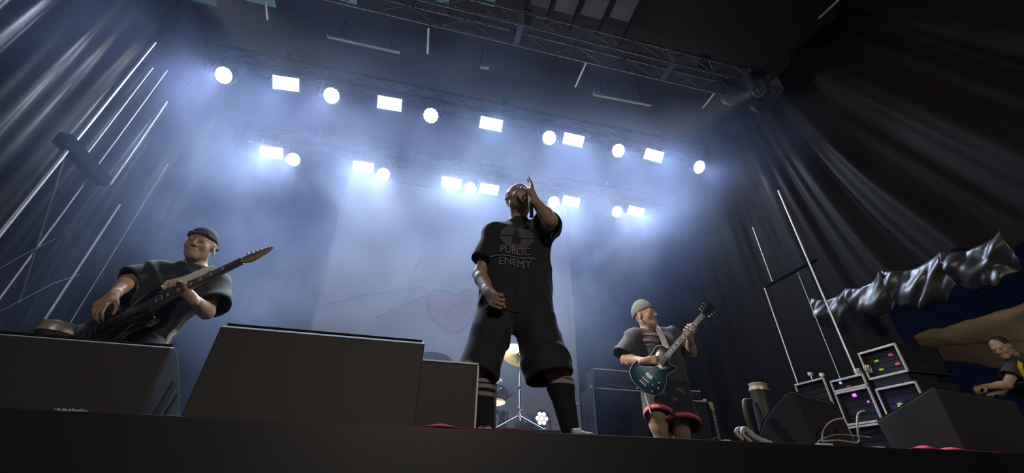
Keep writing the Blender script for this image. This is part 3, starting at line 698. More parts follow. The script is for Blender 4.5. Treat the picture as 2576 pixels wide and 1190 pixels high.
# ------------------------------------------------------------------ drum kit
M_brass = mat('brass_cymbal', (0.80, 0.52, 0.16), 0.28, 0.9, noise=0.15, nscale=20)
M_shell = mat('brown_drum_shell', (0.13, 0.055, 0.03), 0.25, coat=0.6)
M_shell2 = mat('black_drum_shell', (0.02, 0.02, 0.022), 0.2, coat=0.6)
M_skin = mat('drum_head_skin', (0.5, 0.49, 0.47), 0.6)
M_copper = mat('copper_shell', (0.55, 0.22, 0.07), 0.3, 0.6)
tag(MB().box((1.4, 6.2, STG + 0.04), (2.6, 2.1, 0.08), bev=0.01).build('drum_riser', M_black), 'low black riser under the drum kit', 'riser')
DZ = STG + 0.08
def tripod(h, lean=Vector((0, 0, 1)), spread=0.3, rot=0.3, r=0.012, lt=0.30):
    t_ = []
    pole_ = MB().tube([(0, 0, 0.12), (0, 0, h * 0.55)], r * 1.35, 10).tube([(0, 0, h * 0.55), (0, 0, h)], r, 10).ball((0, 0, h * 0.55), r * 2.2, 8).ball((0, 0, h * 0.28), r * 2.0, 8)
    legs = []
    for k in range(3):
        a = rot + k * 2 * PI / 3; e = Vector((spread * math.cos(a), spread * math.sin(a), 0.012))
        legs.append(MB().tube([(0, 0, lt), e], r * 0.8, 8).ball(e, r * 1.5, 6))
    return pole_, legs
def cymbal_stand(x, y, h, label, tilt=(0.3, 0, 0), R=0.22, rot=0.3, z0=None, spread=0.3, lt=0.30):
    t = empty('cymbal_stand', (x, y, DZ if z0 is None else z0)); tag(t, label, 'cymbal stand')
    p_, legs = tripod(h, rot=rot, spread=spread, lt=lt); p_.build('pole', M_knob, t, smooth=50)
    for l_ in legs: l_.build('leg', M_knob, t, smooth=50)
    q = Vector(tilt)
    ax = Vector((q.x, q.y, 1)).normalized()
    c = MB().lathe([(0.001, 0.028), (0.02, 0.026), (0.035, 0.012), (0.05, 0.006), (R * 0.6, -0.004), (R, -0.014), (R, -0.016), (R * 0.6, -0.006), (0.03, 0.0)], (0, 0, h), ax, 40)
    c.build('cymbal', M_brass, t, smooth=30)
    MB().lathe([(0.012, 0.0), (0.012, 0.05), (0.02, 0.055), (0.004, 0.075)], (0, 0, h), ax, 10).build('wing_nut', M_knob, t)
    MB().lathe([(0.02, -0.04), (0.02, -0.015)], (0, 0, h), ax, 12).build('felt', M_blkmetal, t)
    return t
def drum(x, y, z, r, h, ax, label, m, name='tom_drum', legs=False, z0=None):
    t = empty(name, (x, y, z)); tag(t, label, 'drum'); ax = Vector(ax).normalized()
    MB().lathe([(r, -h / 2), (r, h / 2)], (0, 0, 0), ax, 36).build('shell', m, t, smooth=40)
    for s_ in (-1, 1):
        MB().lathe([(r + 0.004, s_ * (h / 2 - 0.02)), (r + 0.012, s_ * (h / 2 - 0.02)), (r + 0.012, s_ * (h / 2 + 0.008)), (r + 0.002, s_ * (h / 2 + 0.008))], (0, 0, 0), ax, 36).build('hoop', M_knob, t, smooth=30)
        MB().lathe([(r * 0.99, s_ * h / 2), (r * 0.99, s_ * (h / 2 + 0.003))], (0, 0, 0), ax, 36).build('drum_head', M_skin if s_ > 0 else M_shell2, t)
    u = ax.orthogonal().normalized(); v = ax.cross(u); lg = MB()
    for k in range(8):
        a = k * PI / 4; c = (u * math.cos(a) + v * math.sin(a)) * (r + 0.012)
        lg.tube([c - ax * (h / 2 - 0.01), c + ax * (h / 2 - 0.01)], 0.005, 6); lg.tube([c - ax * 0.03, c + ax * 0.03], 0.010, 8)
    lg.build("tension_lugs", M_knob, t, smooth=40)
    if legs:
        for k in range(3):
            a = 0.5 + k * 2 * PI / 3; e = Vector((math.cos(a), math.sin(a), 0)) * (r + 0.02)
            MB().tube([e + Vector((0, 0, h * 0.2)), e + Vector((0, 0, -(z - DZ) + 0.01))], 0.008, 8).build('leg', M_knob, t, smooth=40)
    return t
k_ = drum(1.52, 5.75, DZ + 0.30, 0.28, 0.42, (0.1, -1, 0), 'low black bass drum with chrome hoop on the riser', M_shell, 'bass_drum')
for sx in (-1, 1): MB().tube([(sx * 0.2, -0.12, -0.2), (sx * 0.34, -0.25, -0.285)], 0.009, 8).build('spur', M_knob, k_, smooth=40)
drum(1.175, 5.62, DZ + 0.36, 0.145, 0.44, (0, 0, 1), 'brown floor drum left of the bass drum', M_shell, 'floor_tom', True)
drum(1.30, 5.9, DZ + 0.92, 0.13, 0.2, (0.7, -0.5, 0.55), 'small copper coloured tom tilted above the bass drum', M_copper)
MB().tube([(0, 0, 0), (0.2, -0.1, -0.36)], 0.01, 8).build('mount_arm', M_knob, [o for o in COL.objects if o.name.startswith('tom_drum')][0], smooth=40)
drum(0.98, 5.62, DZ + 0.74, 0.17, 0.14, (0.1, -0.2, 1), 'shallow snare drum at the left of the kit', M_shell2, 'snare_drum', True)
tag(MB().box((1.40, 4.78, STG + 0.17), (0.95, 0.70, 0.34), bev=0.01).build('percussion_platform', M_black), 'low black platform under the tall crash cymbal stand', 'platform')
cymbal_stand(1.26, 4.78, 0.86, 'tall stand with a gold crash cymbal seen between the vocalist\'s legs', (0.05, -1.25, 0), 0.235, -0.75, STG + 0.34, 0.31, 0.17)
cymbal_stand(1.18, 6.1, 1.14, 'shorter stand with a pale cymbal behind the copper tom', (0.5, -0.4, 0), 0.17, 0.9)
cymbal_stand(0.32, 5.6, 1.22, 'stand with a gold cymbal just above the plain speaker box', (0.1, 0.12, 0), 0.22, 0.6)
p = aty(1241, 1008, 5.3)
cymbal_stand(p.x, 5.3, p.z - DZ, 'hi-hat stand at the left end of the drum kit', (-0.1, -0.55, 0), 0.15, 1.3, lt=0.2)
def mic(x, y, z0, h, aim, label):
    t = empty('microphone_stand', (x, y, z0)); tag(t, label, 'microphone stand')
    p_, legs = tripod(h, spread=0.2, r=0.009); p_.build('pole', M_blkmetal, t, smooth=50)
    for l_ in legs: l_.build('leg', M_blkmetal, t, smooth=50)
    a = Vector(aim); MB().tube([Vector((0, 0, h)) - a * 0.3, Vector((0, 0, h)) + a], 0.007, 8).build('boom', M_blkmetal, t, smooth=40)
    q = Vector((0, 0, h)) + a; d = a.normalized(); MB().tube([q, q + d * 0.12], [0.011, 0.017], 12).ball(q + d * 0.14, 0.024, 8).build('microphone', M_plate, t, smooth=50)
mic(0.95, 4.6, STG, 0.80, (-0.25, 0.25, 0.14), 'short boom microphone stand left of the crash cymbal stand')
mic(2.0, 4.9, STG, 0.70, (0.0, 0.3, 0.12), 'slim dark microphone stand right of the crash cymbal stand')
mic(0.60, 5.0, STG, 0.62, (0.15, 0.3, 0.1), 'low microphone stand before the snare drum')
# small lit par lamp on the drum riser
p = aty(1363, 1053, 5.2); t = empty('par_lamp', (p.x, 5.2, p.z)); tag(t, 'small lit round lamp on the floor beside the bass drum', 'stage light')
ax = Vector((-0.15, -1, 0.05)).normalized()
MB().lathe([(0.05, -0.16), (0.085, -0.13), (0.1, 0.0), (0.1, 0.02), (0.09, 0.02), (0.09, 0.0)], (0, 0, 0), ax, 24).build('housing', M_blkmetal, t, smooth=40)
c = MB()
for a, b in [(0, 0)] + [(0.055 * math.cos(k * PI / 3), 0.055 * math.sin(k * PI / 3)) for k in range(6)]: c.lathe([(0.024, 0.004), (0.02, 0.018)], Vector((a, -0.002, b)), ax, 12)
c.build('led_cells', mat('floor_led', (1, 1, 1), 0.3, emit=(1, 0.97, 0.9), estr=6.0), t)
MB().tube([(-0.11, 0, 0), (-0.11, 0.02, -(p.z - STG) + 0.01), (0.11, 0.02, -(p.z - STG) + 0.01), (0.11, 0, 0)], 0.008, 8).build('floor_bracket', M_blkmetal, t)
spot('par_lamp_light', ax * 0.06, ax * 2, 8, 120, (1, 0.95, 0.85), 0.05, 1.0, t)
# ------------------------------------------------------------------ figures: smooth-blended bodies, polygonised
import openvdb
V = lambda *a: np.array(a, float)
def PP(px, py, y): q = aty(px, py, y); return np.array(q)
_FW = -CAMR[:, 2]
def PD(px, py, depth): d = ray(px, py); q = d * (depth / d.dot(_FW)); return np.array([q[0], q[1], q[2] + EYE])
def nrm(v): v = np.asarray(v, float); return v / max(1e-9, np.linalg.norm(v))
def smin(a, b, k):
    if k <= 0: return np.minimum(a, b)
    h = np.maximum(k - np.abs(a - b), 0) / k
    return np.minimum(a, b) - h * h * k * 0.25
class Prim: pass
def cone(a, b, r1, r2, k=0.02, flat=False, flatten=None, sub=False):
    p = Prim(); p.t = 'c'; p.a, p.b, p.r1, p.r2, p.k, p.flat, p.sub = V(*a), V(*b), r1, r2, k, flat, sub; return p
def ell(c, r, R=None, k=0.02, sub=False):
    p = Prim(); p.t = 'e'; p.c, p.r, p.R, p.k, p.sub = V(*c), V(*r), (np.eye(3) if R is None else np.asarray(R)), k, sub; p.flat = False; return p
def frame(f, u):
    """columns right, forward, up"""
    f = nrm(f); u = nrm(u - f * np.dot(u, f)); return np.array([np.cross(f, u), f, u]).T
def ev(p, X, Y, Z, inner):
    if p.t == 'c':
        a, b, r1, r2 = p.a, p.b, p.r1, p.r2
        if inner and p.flat:
            d = nrm(b - a); b2 = b + d * 0.08; r2 = r2 + (r2 - r1) * 0.08 / max(1e-6, np.linalg.norm(b - a)); b = b2
        ab = b - a; L2 = ab.dot(ab) + 1e-12
        px, py, pz = X - a[0], Y - a[1], Z - a[2]
        t = (px * ab[0] + py * ab[1] + pz * ab[2]) / L2; tc = np.clip(t, 0, 1)
        d = np.sqrt((px - tc * ab[0]) ** 2 + (py - tc * ab[1]) ** 2 + (pz - tc * ab[2]) ** 2) - (r1 + (r2 - r1) * tc)
        if p.flat and not inner: d = np.maximum(d, (t - 1) * math.sqrt(L2))
        return d
    px, py, pz = X - p.c[0], Y - p.c[1], Z - p.c[2]
    q = [px * p.R[0, i] + py * p.R[1, i] + pz * p.R[2, i] for i in range(3)]
    k0 = np.sqrt(sum((q[i] / p.r[i]) ** 2 for i in range(3))); k1 = np.sqrt(sum((q[i] / p.r[i] ** 2) ** 2 for i in range(3))) + 1e-9
    return k0 * (k0 - 1) / k1
def bounds(p):
    if p.t == 'c':
        r = max(p.r1, p.r2); return np.minimum(p.a, p.b) - r, np.maximum(p.a, p.b) + r
    r = max(p.r); return p.c - r, p.c + r
def sdf_mesh(prims, vox, name, m, parent, org, inflate=0.0, shell=0.0, cuts=(), folds=None, smooth=True, holes=()):
    """polygonise the smooth union of prims; cuts: (point, normal) half-spaces removed on the normal's side"""
    add = [p for p in prims if not p.sub]; org = np.array(org, float)
    lo = np.min([bounds(p)[0] for p in add], 0) - 0.04 - inflate; hi = np.max([bounds(p)[1] for p in add], 0) + 0.04 + inflate
    n = np.ceil((hi - lo) / vox).astype(int) + 1
    ax = [lo[i] + np.arange(n[i]) * vox for i in range(3)]
    def field(inner):
        F = np.full(n, 0.08, np.float32)
        for p in prims:
            pl, ph = bounds(p); mg = p.k + 0.035 + inflate + (0.09 if (inner and p.flat) else 0)
            i0 = np.clip(np.floor((pl - mg - lo) / vox).astype(int), 0, n); i1 = np.clip(np.ceil((ph + mg - lo) / vox).astype(int) + 1, 0, n)
            if (i1 <= i0).any(): continue
            sl = tuple(slice(i0[i], i1[i]) for i in range(3))
            X, Y, Z = np.meshgrid(*[ax[i][sl[i]] for i in range(3)], indexing='ij', sparse=True)
            d = ev(p, X, Y, Z, inner)
            F[sl] = -smin(-F[sl], d, p.k) if p.sub else smin(F[sl], d - inflate, p.k)
        return F
    F = field(False)
    X, Y, Z = np.meshgrid(*ax, indexing='ij', sparse=True)
    if folds is not None: F = F + folds(X, Y, Z).astype(np.float32)
    for p in holes: F = -smin(-F, ev(p, X, Y, Z, False), .01)
    if shell:
        G = field(True)
        if folds is not None: G = G + folds(X, Y, Z).astype(np.float32)
        for c, nn in cuts: F = np.maximum(F, (X - c[0]) * nn[0] + (Y - c[1]) * nn[1] + (Z - c[2]) * nn[2])
        F = np.maximum(F, -(G + shell))
    else:
        for c, nn in cuts: F = np.maximum(F, (X - c[0]) * nn[0] + (Y - c[1]) * nn[1] + (Z - c[2]) * nn[2])
    F[0] = F[-1] = 0.05; F[:, 0] = F[:, -1] = 0.05; F[:, :, 0] = F[:, :, -1] = 0.05
    g = openvdb.FloatGrid(); g.copyFromArray(np.ascontiguousarray(F, np.float32))
    pts, tris, quads = g.convertToPolygons(isovalue=0.0)
    pts = pts * vox + lo - org
    me = bpy.data.meshes.new(name); me.from_pydata(pts.tolist(), [], [tuple(int(v) for v in f[::-1]) for f in quads] + [tuple(int(v) for v in f[::-1]) for f in tris])
    bm = bmesh.new(); bm.from_mesh(me); bmesh.ops.recalc_face_normals(bm, faces=bm.faces[:])
    for _ in range(2): bmesh.ops.smooth_vert(bm, verts=bm.verts[:], factor=0.4, use_axis_x=True, use_axis_y=True, use_axis_z=True)
    bm.to_mesh(me); bm.free()
    me.polygons.foreach_set('use_smooth', [True] * len(me.polygons))
    me.materials.append(m)
    o = bpy.data.objects.new(name, me); COL.objects.link(o)
    if parent: o.parent = parent
    return o
def wrinkles(amp, fx, fy, fz, ph=0.0):
    def fn(X, Y, Z):
        w_ = 1.7 * np.sin(X * 9 + ph) + 1.3 * np.sin(Z * 7 + ph * 2) + 1.1 * np.sin(Y * 11 + ph)
        a = np.sin(X * fx + Y * fy + Z * fz + w_ * 1.6 + ph); b = np.sin(X * fx * 0.6 - Z * fz * 1.3 + Y * fy * 0.8 + w_ + 2 * ph)
        return -amp * (np.maximum(a, 0) ** 3 + 0.7 * np.maximum(b, 0) ** 3)
    return fn

def head_prims(C, F, U, s=1.0, beard=False, wide=1.0):
    R = frame(np.asarray(F, float), np.asarray(U, float)); Q = lambda x, y, z: C + R @ (V(x * wide, y, z) * s)
    E_ = lambda c, r, k, sub=False: ell(Q(*c), V(r[0] * wide, r[1], r[2]) * s, R, k * s, sub)
    C_ = lambda a, b, r1, r2, k, sub=False: cone(Q(*a), Q(*b), r1 * s, r2 * s, k * s, sub=sub)
    return [E_((0, -.012, .032), (.077, .097, .088), .02), E_((0, .028, -.025), (.062, .066, .082), .03), C_((-.044, .012, -.062), (0, .070, -.088), .024, .024, .03), C_((.044, .012, -.062), (0, .070, -.088), .024, .024, .03),
            E_((0, .078, -.092), (.020, .016, .018), .015), C_((-.036, .080, .030), (.036, .080, .030), .011, .011, .02), E_((-.042, .062, -.022), (.022, .022, .026), .02), E_((.042, .062, -.022), (.022, .022, .026), .02),
            E_((-.031, .103, .006), (.017, .016, .012), .012, True), E_((.031, .103, .006), (.017, .016, .012), .012, True),
            E_((-.031, .086, .0135), (.017, .010, .0085), .004), E_((.031, .086, .0135), (.017, .010, .0085), .004), C_((0, .090, .022), (0, .114, -.020), .008, .012, .010), E_((-.012, .102, -.025), (.009, .010, .008), .006), E_((.012, .102, -.025), (.009, .010, .008), .006),
            C_((-.020, .091, -.050), (.020, .091, -.050), .0065, .0065, .006), C_((-.017, .090, -.062), (.017, .090, -.062), .0075, .0075, .006), E_((0, .102, -.0560), (.020, .006, .0018), .002, True),
            E_((-.081, -.008, -.004), (.011, .021, .034), .008), E_((.081, -.008, -.004), (.011, .021, .034), .008), E_((-.092, -.002, .0), (.008, .011, .018), .006, True), E_((.092, -.002, .0), (.008, .011, .018), .006, True)], R, Q
def add_eyes(C, R, Q, s, parent, org):
    for sx in (-1, 1):
        e = MB().ball(Q(sx * .030, .079, .005) - np.array(org), .0115 * s, 10).build('eye', mat('eye_in_shadow', (0.16, 0.13, 0.12), 0.25), parent, smooth=180)
def hand_prims(W, D, N, side, curls, thumb=(0.6, 0.5), s=1.0, spread=0.04):
    """W wrist, D towards the fingers, N out of the palm, side=+1/-1: which side of D x N the thumb is on.
    curls: per finger (index..little) three joint bends in radians towards the palm"""
    D = nrm(D); N = nrm(np.asarray(N) - D * np.dot(N, D)); T = np.cross(D, N) * side; P = []
    o = lambda d, t, n: np.asarray(W) + (D * d + T * t + N * n) * s
    kn = [(.092, .032), (.096, .011), (.091, -.010), (.083, -.030)]
    for d, t in kn: P.append(cone(o(.012, t * .55, 0), o(d, t, 0), .0165 * s, .0125 * s, .012))
    P.append(cone(o(-.03, 0, 0), o(.02, 0, 0), .026 * s, .024 * s, .02)); P.append(ell(o(.045, .024, .012), V(.022, .022, .018) * s, None, .015))
    seg = [(.044, .028, .022), (.048, .031, .023), (.045, .029, .022), (.035, .022, .020)]
    for i, (d, t) in enumerate(kn):
        p = o(d, t, 0); a = 0.0; sp = spread * (1.5 - i)
        base = nrm(D + T * sp); r = [.0098, .0088, .0080, .0070]
        if i == 3: r = [x * .88 for x in r]
        for j in range(3):
            a += curls[i][j]; q = p + (base * math.cos(a) + N * math.sin(a)) * seg[i][j] * s
            P.append(cone(p, q, r[j] * s, r[j + 1] * s, .003)); p = q
    p0 = o(.022, .026, .008); d1 = nrm(D * 0.62 + T * (0.75 - thumb[0] * 0.5) + N * thumb[0] * 0.75); p1 = p0 + d1 * .042 * s
    d2 = nrm(d1 + (D * 0.5 - T * 0.45 + N * 0.15) * thumb[1]); p2 = p1 + d2 * .034 * s; d3 = nrm(d2 + (D * 0.3 - T * 0.5) * thumb[1]); p3 = p2 + d3 * .027 * s
    P += [cone(p0, p1, .0155 * s, .0125 * s, .012), cone(p1, p2, .0115 * s, .0105 * s, .004), cone(p2, p3, .0105 * s, .0085 * s, .003)]
    return P
def arm_prims(S, E, W, s=1.0):
    S, E, W = map(np.asarray, (S, E, W)); m1 = S + (E - S) * 0.45; f1 = E + (W - E) * 0.28
    return [cone(S, m1, .060 * s, .053 * s, .03), cone(m1, E, .053 * s, .042 * s, .02), ell(E, V(.043, .043, .043) * s, None, .02), cone(E, f1, .042 * s, .047 * s, .02), cone(f1, W, .046 * s, .028 * s, .02)]
def leg_prims(H, K, A, toe, s=1.0):
    H, K, A, toe = map(np.asarray, (H, K, A, toe)); c1 = K + (A - K) * 0.3; back = nrm(np.array([0, 1.0, 0]))
    return [cone(H, K, .092 * s, .060 * s, .04), ell(K, V(.060, .062, .065) * s, None, .02), cone(K, c1 + back * .012, .056 * s, .060 * s, .03), cone(c1 + back * .012, A, .058 * s, .038 * s, .03)]
def shoe(A, toe, z0, m, sole, parent, org, s=1.0):
    A = V(*A); f = nrm(V(toe[0], toe[1], 0)); r = V(f[1], -f[0], 0); base = V(A[0], A[1], z0)
    pr = [cone(base - f * .05 * s + V(0, 0, .045), base + f * .06 * s + V(0, 0, .045), .042 * s, .043 * s, .03), cone(base + f * .06 * s + V(0, 0, .04), base + f * .165 * s + V(0, 0, .035), .044 * s, .034 * s, .03), cone(base - f * .02 + V(0, 0, .06), base - f * .02 + V(0, 0, .115), .045 * s, .043 * s, .03)]
    o = sdf_mesh(pr, 0.007, 'shoe', m, parent, org, cuts=[(V(0, 0, z0 + .022), V(0, 0, -1))])
    pr2 = [cone(base - f * .05 * s + V(0, 0, .012), base + f * .165 * s + V(0, 0, .012), .048 * s, .040 * s, .0), cone(base + f * .05 * s + V(0, 0, .012), base + f * .10 * s + V(0, 0, .012), .050 * s, .050 * s, .02)]
    sdf_mesh(pr2, 0.007, 'sole', sole, o, org, cuts=[(V(0, 0, z0 + .003), V(0, 0, -1)), (V(0, 0, z0 + .026), V(0, 0, 1))])
    return o
def torso_prims(neck, pel, rs, ls, rh, lh, s=1.0, belly=0.0, fwd=V(0, -1, 0)):
    """neck base, pelvis, shoulder joints, hip joints"""
    neck, pel, rs, ls, rh, lh = map(np.asarray, (neck, pel, rs, ls, rh, lh)); mid = (rs + ls) / 2; up = nrm(neck - pel); ac = nrm(ls - rs)
    chest = mid - up * 0.10; waist = pel + up * 0.17
    P = []
    for a_, sg in ((rs, -1), (ls, 1)):
        c = chest + ac * sg * 0.075 * s; w_ = waist + ac * sg * 0.06 * s; h = pel + ac * sg * 0.075 * s
        P += [cone(neck - up * 0.0, a_ - up * .0, .052 * s, .062 * s, .05), cone(a_, c, .07 * s, .10 * s, .06), cone(c, w_, .112 * s, .095 * s, .06), cone(w_, h, .095 * s, .115 * s, .06)]
    if belly: P.append(ell(waist + fwd * .05 + up * .02, V(.13, .10, .13) * belly, None, .08))
    return P
def shoot_on(o_target, verts, dirn, lift):
    """press points onto a surface along dirn"""
    bm = bmesh.new(); bm.from_mesh(o_target.data); t = BVHTree.FromBMesh(bm); bm.free(); d = Vector(dirn).normalized(); out = []
    for v in verts:
        h = t.ray_cast(Vector(v) - d * 0.6, d)
        if h[0] is None: out.append(None); continue
        best = h[3]      # keep clear of narrow creases: the most forward depth close by
        for dx, dz in ((.014, 0), (-.014, 0), (0, .014), (0, -.014)):
            k = t.ray_cast(Vector(v) + Vector((dx, 0, dz)) - d * 0.6, d)
            if k[0] is not None and h[3] - .03 < k[3] < best: best = k[3]
        out.append(Vector(v) - d * 0.6 + d * (best * .5 + h[3] * .5 if best > h[3] - .006 else best) - d * lift)
    return out
def print_on(target, shapes, m, name, dirn, lift=0.0025):
    """shapes: list of polygons/tri meshes (verts, faces) in the target's own space, pressed on the cloth"""
    mb = MB()
    for vs, fs in shapes:
        q = shoot_on(target, vs, dirn, lift)
        good = [f for f in fs if all(q[i] is not None for i in f)]
        q = [p if p is not None else Vector((0, 0, 0)) for p in q]
        used_ = sorted({i for f in good for i in f}); mp = {i: k for k, i in enumerate(used_)}
        mb.add([q[i] for i in used_], [[mp[i] for i in f] for f in good])
    o = mb.build(name, m, target); return o
def flat_text(s_, size, sx=1.0, bold=0.0):
    c = bpy.data.curves.new('t', 'FONT'); c.body = s_; c.size = size; c.align_x = 'CENTER'; c.align_y = 'CENTER'; c.offset = bold
    o = bpy.data.objects.new('t', c); COL.objects.link(o); dg = bpy.context.evaluated_depsgraph_get()
    me = bpy.data.meshes.new_from_object(o.evaluated_get(dg)); bpy.data.objects.remove(o)
    bm = bmesh.new(); bm.from_mesh(me); bmesh.ops.triangulate(bm, faces=bm.faces[:])
    for _ in range(2): bmesh.ops.subdivide_edges(bm, edges=[e for e in bm.edges if e.calc_length() > 0.012], cuts=1); bmesh.ops.triangulate(bm, faces=bm.faces[:])
    vs = [(v.co.x * sx, v.co.y) for v in bm.verts]; bm.verts.index_update(); fs = [[v.index for v in f.verts] for f in bm.faces]; bm.free()
    return vs, fs
def disc(r0, r1, n=40, rings=5, cx=0, cy=0, sy=1.0):
    vs = []; fs = []
    for i in range(rings + 1):
        r = r0 + (r1 - r0) * i / rings
        for j in range(n): a = 2 * PI * j / n; vs.append((cx + r * math.cos(a), cy + sy * r * math.sin(a)))
    for i in range(rings):
        for j in range(n): j2 = (j + 1) % n; fs.append((i * n + j, i * n + j2, (i + 1) * n + j2, (i + 1) * n + j))
    return vs, fs
def quadpatch(x0, y0, x1, y1, nx=12, ny=2):
    vs = [(x0 + (x1 - x0) * i / nx, y0 + (y1 - y0) * j / ny) for i in range(nx + 1) for j in range(ny + 1)]
    fs = [(i * (ny + 1) + j, (i + 1) * (ny + 1) + j, (i + 1) * (ny + 1) + j + 1, i * (ny + 1) + j + 1) for i in range(nx) for j in range(ny)]
    return vs, fs
M_skin_ = mat('skin', (0.46, 0.28, 0.20), 0.5, coat=0.08, sheen=0.3, noise=0.12, nscale=30, bump=0.1, bscale=120)
M_skin2 = mat('tanned_skin', (0.42, 0.25, 0.16), 0.5, coat=0.06, sheen=0.25, noise=0.12, nscale=30, bump=0.1, bscale=120)
M_tee = mat('black_tee_cloth', (0.020, 0.022, 0.023), 0.85, sheen=0.15, noise=0.2, nscale=20, bump=0.15, bscale=300)
M_tee2 = mat('faded_dark_tee', (0.045, 0.048, 0.054), 0.85, sheen=0.15, noise=0.2, nscale=20, bump=0.15, bscale=300)
M_short = mat('black_shorts_cloth', (0.018, 0.019, 0.023), 0.8, sheen=0.1, noise=0.2, nscale=15)
M_print = mat('grey_shirt_print', (0.28, 0.27, 0.285), 0.8, noise=0.3, nscale=40)
M_print2 = mat('dull_grey_print', (0.11, 0.107, 0.113), 0.8, noise=0.3, nscale=40)
M_shoe = mat('black_shoe', (0.02, 0.02, 0.02), 0.6); M_sole = mat('pale_sole', (0.3, 0.3, 0.3), 0.7)
# ------------------------------------------------------------------ the standing vocalist
def vocalist():
    Y0 = 2.32; org = V(0.62, Y0, STG); t = empty('person', org)
    tag(t, 'bald person in black tee and shorts singing at centre, hand at face', 'person')
    head = PP(1306, 503, 2.33); neck = PP(1306, 572, 2.37); pel = V(0.60, 2.36, STG + 0.90)
    rs, re, rw = PP(1247, 592, 2.36), PP(1208, 690, 2.37), PP(1230, 736, 2.17)
    ls, le, lw = PP(1366, 580, 2.33), PP(1385, 556, 2.06), PP(1342, 500, 2.11)
    rhp, lhp = pel + V(-.10, 0, -.03), pel + V(.10, 0, -.03)
    rk, lk = PP(1208, 925, 2.30), PP(1402, 925, 2.30); ra, la = PP(1222, 1078, 2.38), PP(1436, 1085, 2.38)
    ra[2] = la[2] = STG + .10
    F = nrm(V(0.26, -0.95, 0.06)); U = nrm(V(0.02, 0.12, 1))
    hp, R, Q = head_prims(head, F, U, 1.13, wide=1.08)
    body = hp + [cone(head + V(0, .02, -.06), neck + V(0, .01, 0), .062, .070, .03)] + torso_prims(neck, pel, rs, ls, rhp, lhp, 1.02)
    body += arm_prims(rs, re, rw, 1.05) + arm_prims(ls, le, lw, 1.0) + leg_prims(rhp, rk, ra, None, 1.12) + leg_prims(lhp, lk, la, None, 1.2)
    # right hand: loose fist at the hip, left hand closed round the microphone with two fingers up
    body += hand_prims(rw, PP(1256, 768, 2.06) - rw, V(0.75, 0.35, 0.15), -1, [(1.1, 1.3, .7), (1.2, 1.4, .8), (1.25, 1.4, .8), (1.3, 1.4, .8)], (0.9, 0.9), 1.08)
    hd = PP(1342, 450, 2.15) - lw
    body += hand_prims(lw, hd, V(-0.75, 0.5, 0), 1, [(0.20, .10, .05), (0.36, .05, .0), (1.0, 1.3, .6), (1.15, 1.4, .7)], (0.9, 0.6), 1.10, -0.02)
    sdf_mesh(body, 0.0058, 'body', M_skin_, t, org); add_eyes(head, R, Q, 1.13, t, org)
    up = V(0, 0, 1)
    # tee: boxy, hem at the thighs, flared sleeves
    hemz = STG + .70
    T = torso_prims(neck, pel, rs, ls, rhp, lhp, 1.0)
    for sg in (-1, 1): T.append(cone(pel + V(sg * .085, -.01, .34), pel + V(sg * .105, -.01, -.24), .116, .130, .05, flat=True))
    T += [cone(rs, rs + (re - rs) * .66, .072, .088, .03, flat=True), cone(ls, ls + (le - ls) * .62, .074, .090, .03, flat=True)]
    tee = sdf_mesh(T, 0.0075, 'tee_shirt', M_tee, t, org, inflate=0.012, shell=0.014, holes=[cone(neck + V(0, -.01, .01), neck + V(0, -.03, .2), .070, .085, 0)], cuts=[(V(0, 0, hemz), V(0, 0, -1))], folds=wrinkles(.010, 16, 9, 11, 0.7))
    sdf_mesh([cone(neck + V(0, -.005, .0), neck + V(0, -.0, .045), .082, .078, .01, flat=True)], 0.006, 'collar', M_tee, tee, org, shell=0.012, cuts=[(neck + V(0, -.02, .008), nrm(V(0, .45, -1)))])
    # chest print: pale disc with a dark figure, two rows of stencil letters between bars
    c0 = np.array([0.60, 0, 0]); yc = lambda z: z
    def place(vs, cx, cz): return [(cx + a - org[0], -0.3, cz + b - org[2]) for a, b in vs]
    cx, cz = PP(1300, 596, 2.2)[0], PP(1300, 596, 2.2)[2]
    d1 = disc(0.0, .112, 44, 8, sy=0.80); d2 = disc(.104, .110, 44, 2, sy=0.80)
    ring = [(place(d1[0], cx, cz), d1[1])]
    print_on(tee, ring, M_print2, 'round_emblem', (0, 1, 0), .003)
    fig = [disc(0, .018, 14, 2, 0, .030), quadpatch(-.030, -.045, .030, .014, 6, 6), quadpatch(-.036, -.002, -.026, .016, 2, 2), quadpatch(-.0025, -.088, .0025, .088, 2, 16), quadpatch(-.11, -.0025, .11, .0025, 20, 2), quadpatch(-.016, .044, .016, .052, 4, 2)]
    print_on(tee, [(place(a, cx, cz), b) for a, b in fig], M_tee, 'emblem_figure', (0, 1, 0), .006)
    z1, z2 = PP(1300, 630, 2.2)[2], PP(1300, 661, 2.2)[2]; tx = PP(1296, 640, 2.2)[0]
    sh = []
    for s_, z_ in (('PUBLIC', z1), ('ENEMY', z2)):
        a, b = flat_text(s_, 0.078, 0.80 if s_ == 'PUBLIC' else 0.86, 0.0); sh.append((place(a, tx, z_), b))
    for a, b in (quadpatch(-.135, -.003, .135, .003, 24, 2), quadpatch(-.155, -.006, -.13, .0, 3, 2)): sh.append((place(a, tx, (z1 + z2) / 2), b))
    print_on(tee, sh, M_print, 'chest_lettering', (0, 1, 0), .0065)
    # long wide shorts
    S = [cone(pel + V(sg * .07, 0, .10), pel + V(sg * .085, 0, -.06), .125, .135, .06) for sg in (-1, 1)]
    rhem, lhem = PP(1200, 940, 2.27), PP(1383, 948, 2.26)
    S += [cone(pel + V(-.085, 0, -.06), rhem, .112, .108, .03, flat=True), cone(pel + V(.085, 0, -.06), lhem, .118, .135, .03, flat=True),
          cone(pel + V(0, 0, -.05), pel + V(-.01, -.01, -.20), .10, .07, .06)]
    sh_ = sdf_mesh(S, 0.0075, 'shorts', M_short, t, org, inflate=.006, shell=0.014, folds=wrinkles(.013, 14, 10, 9, 2.1))
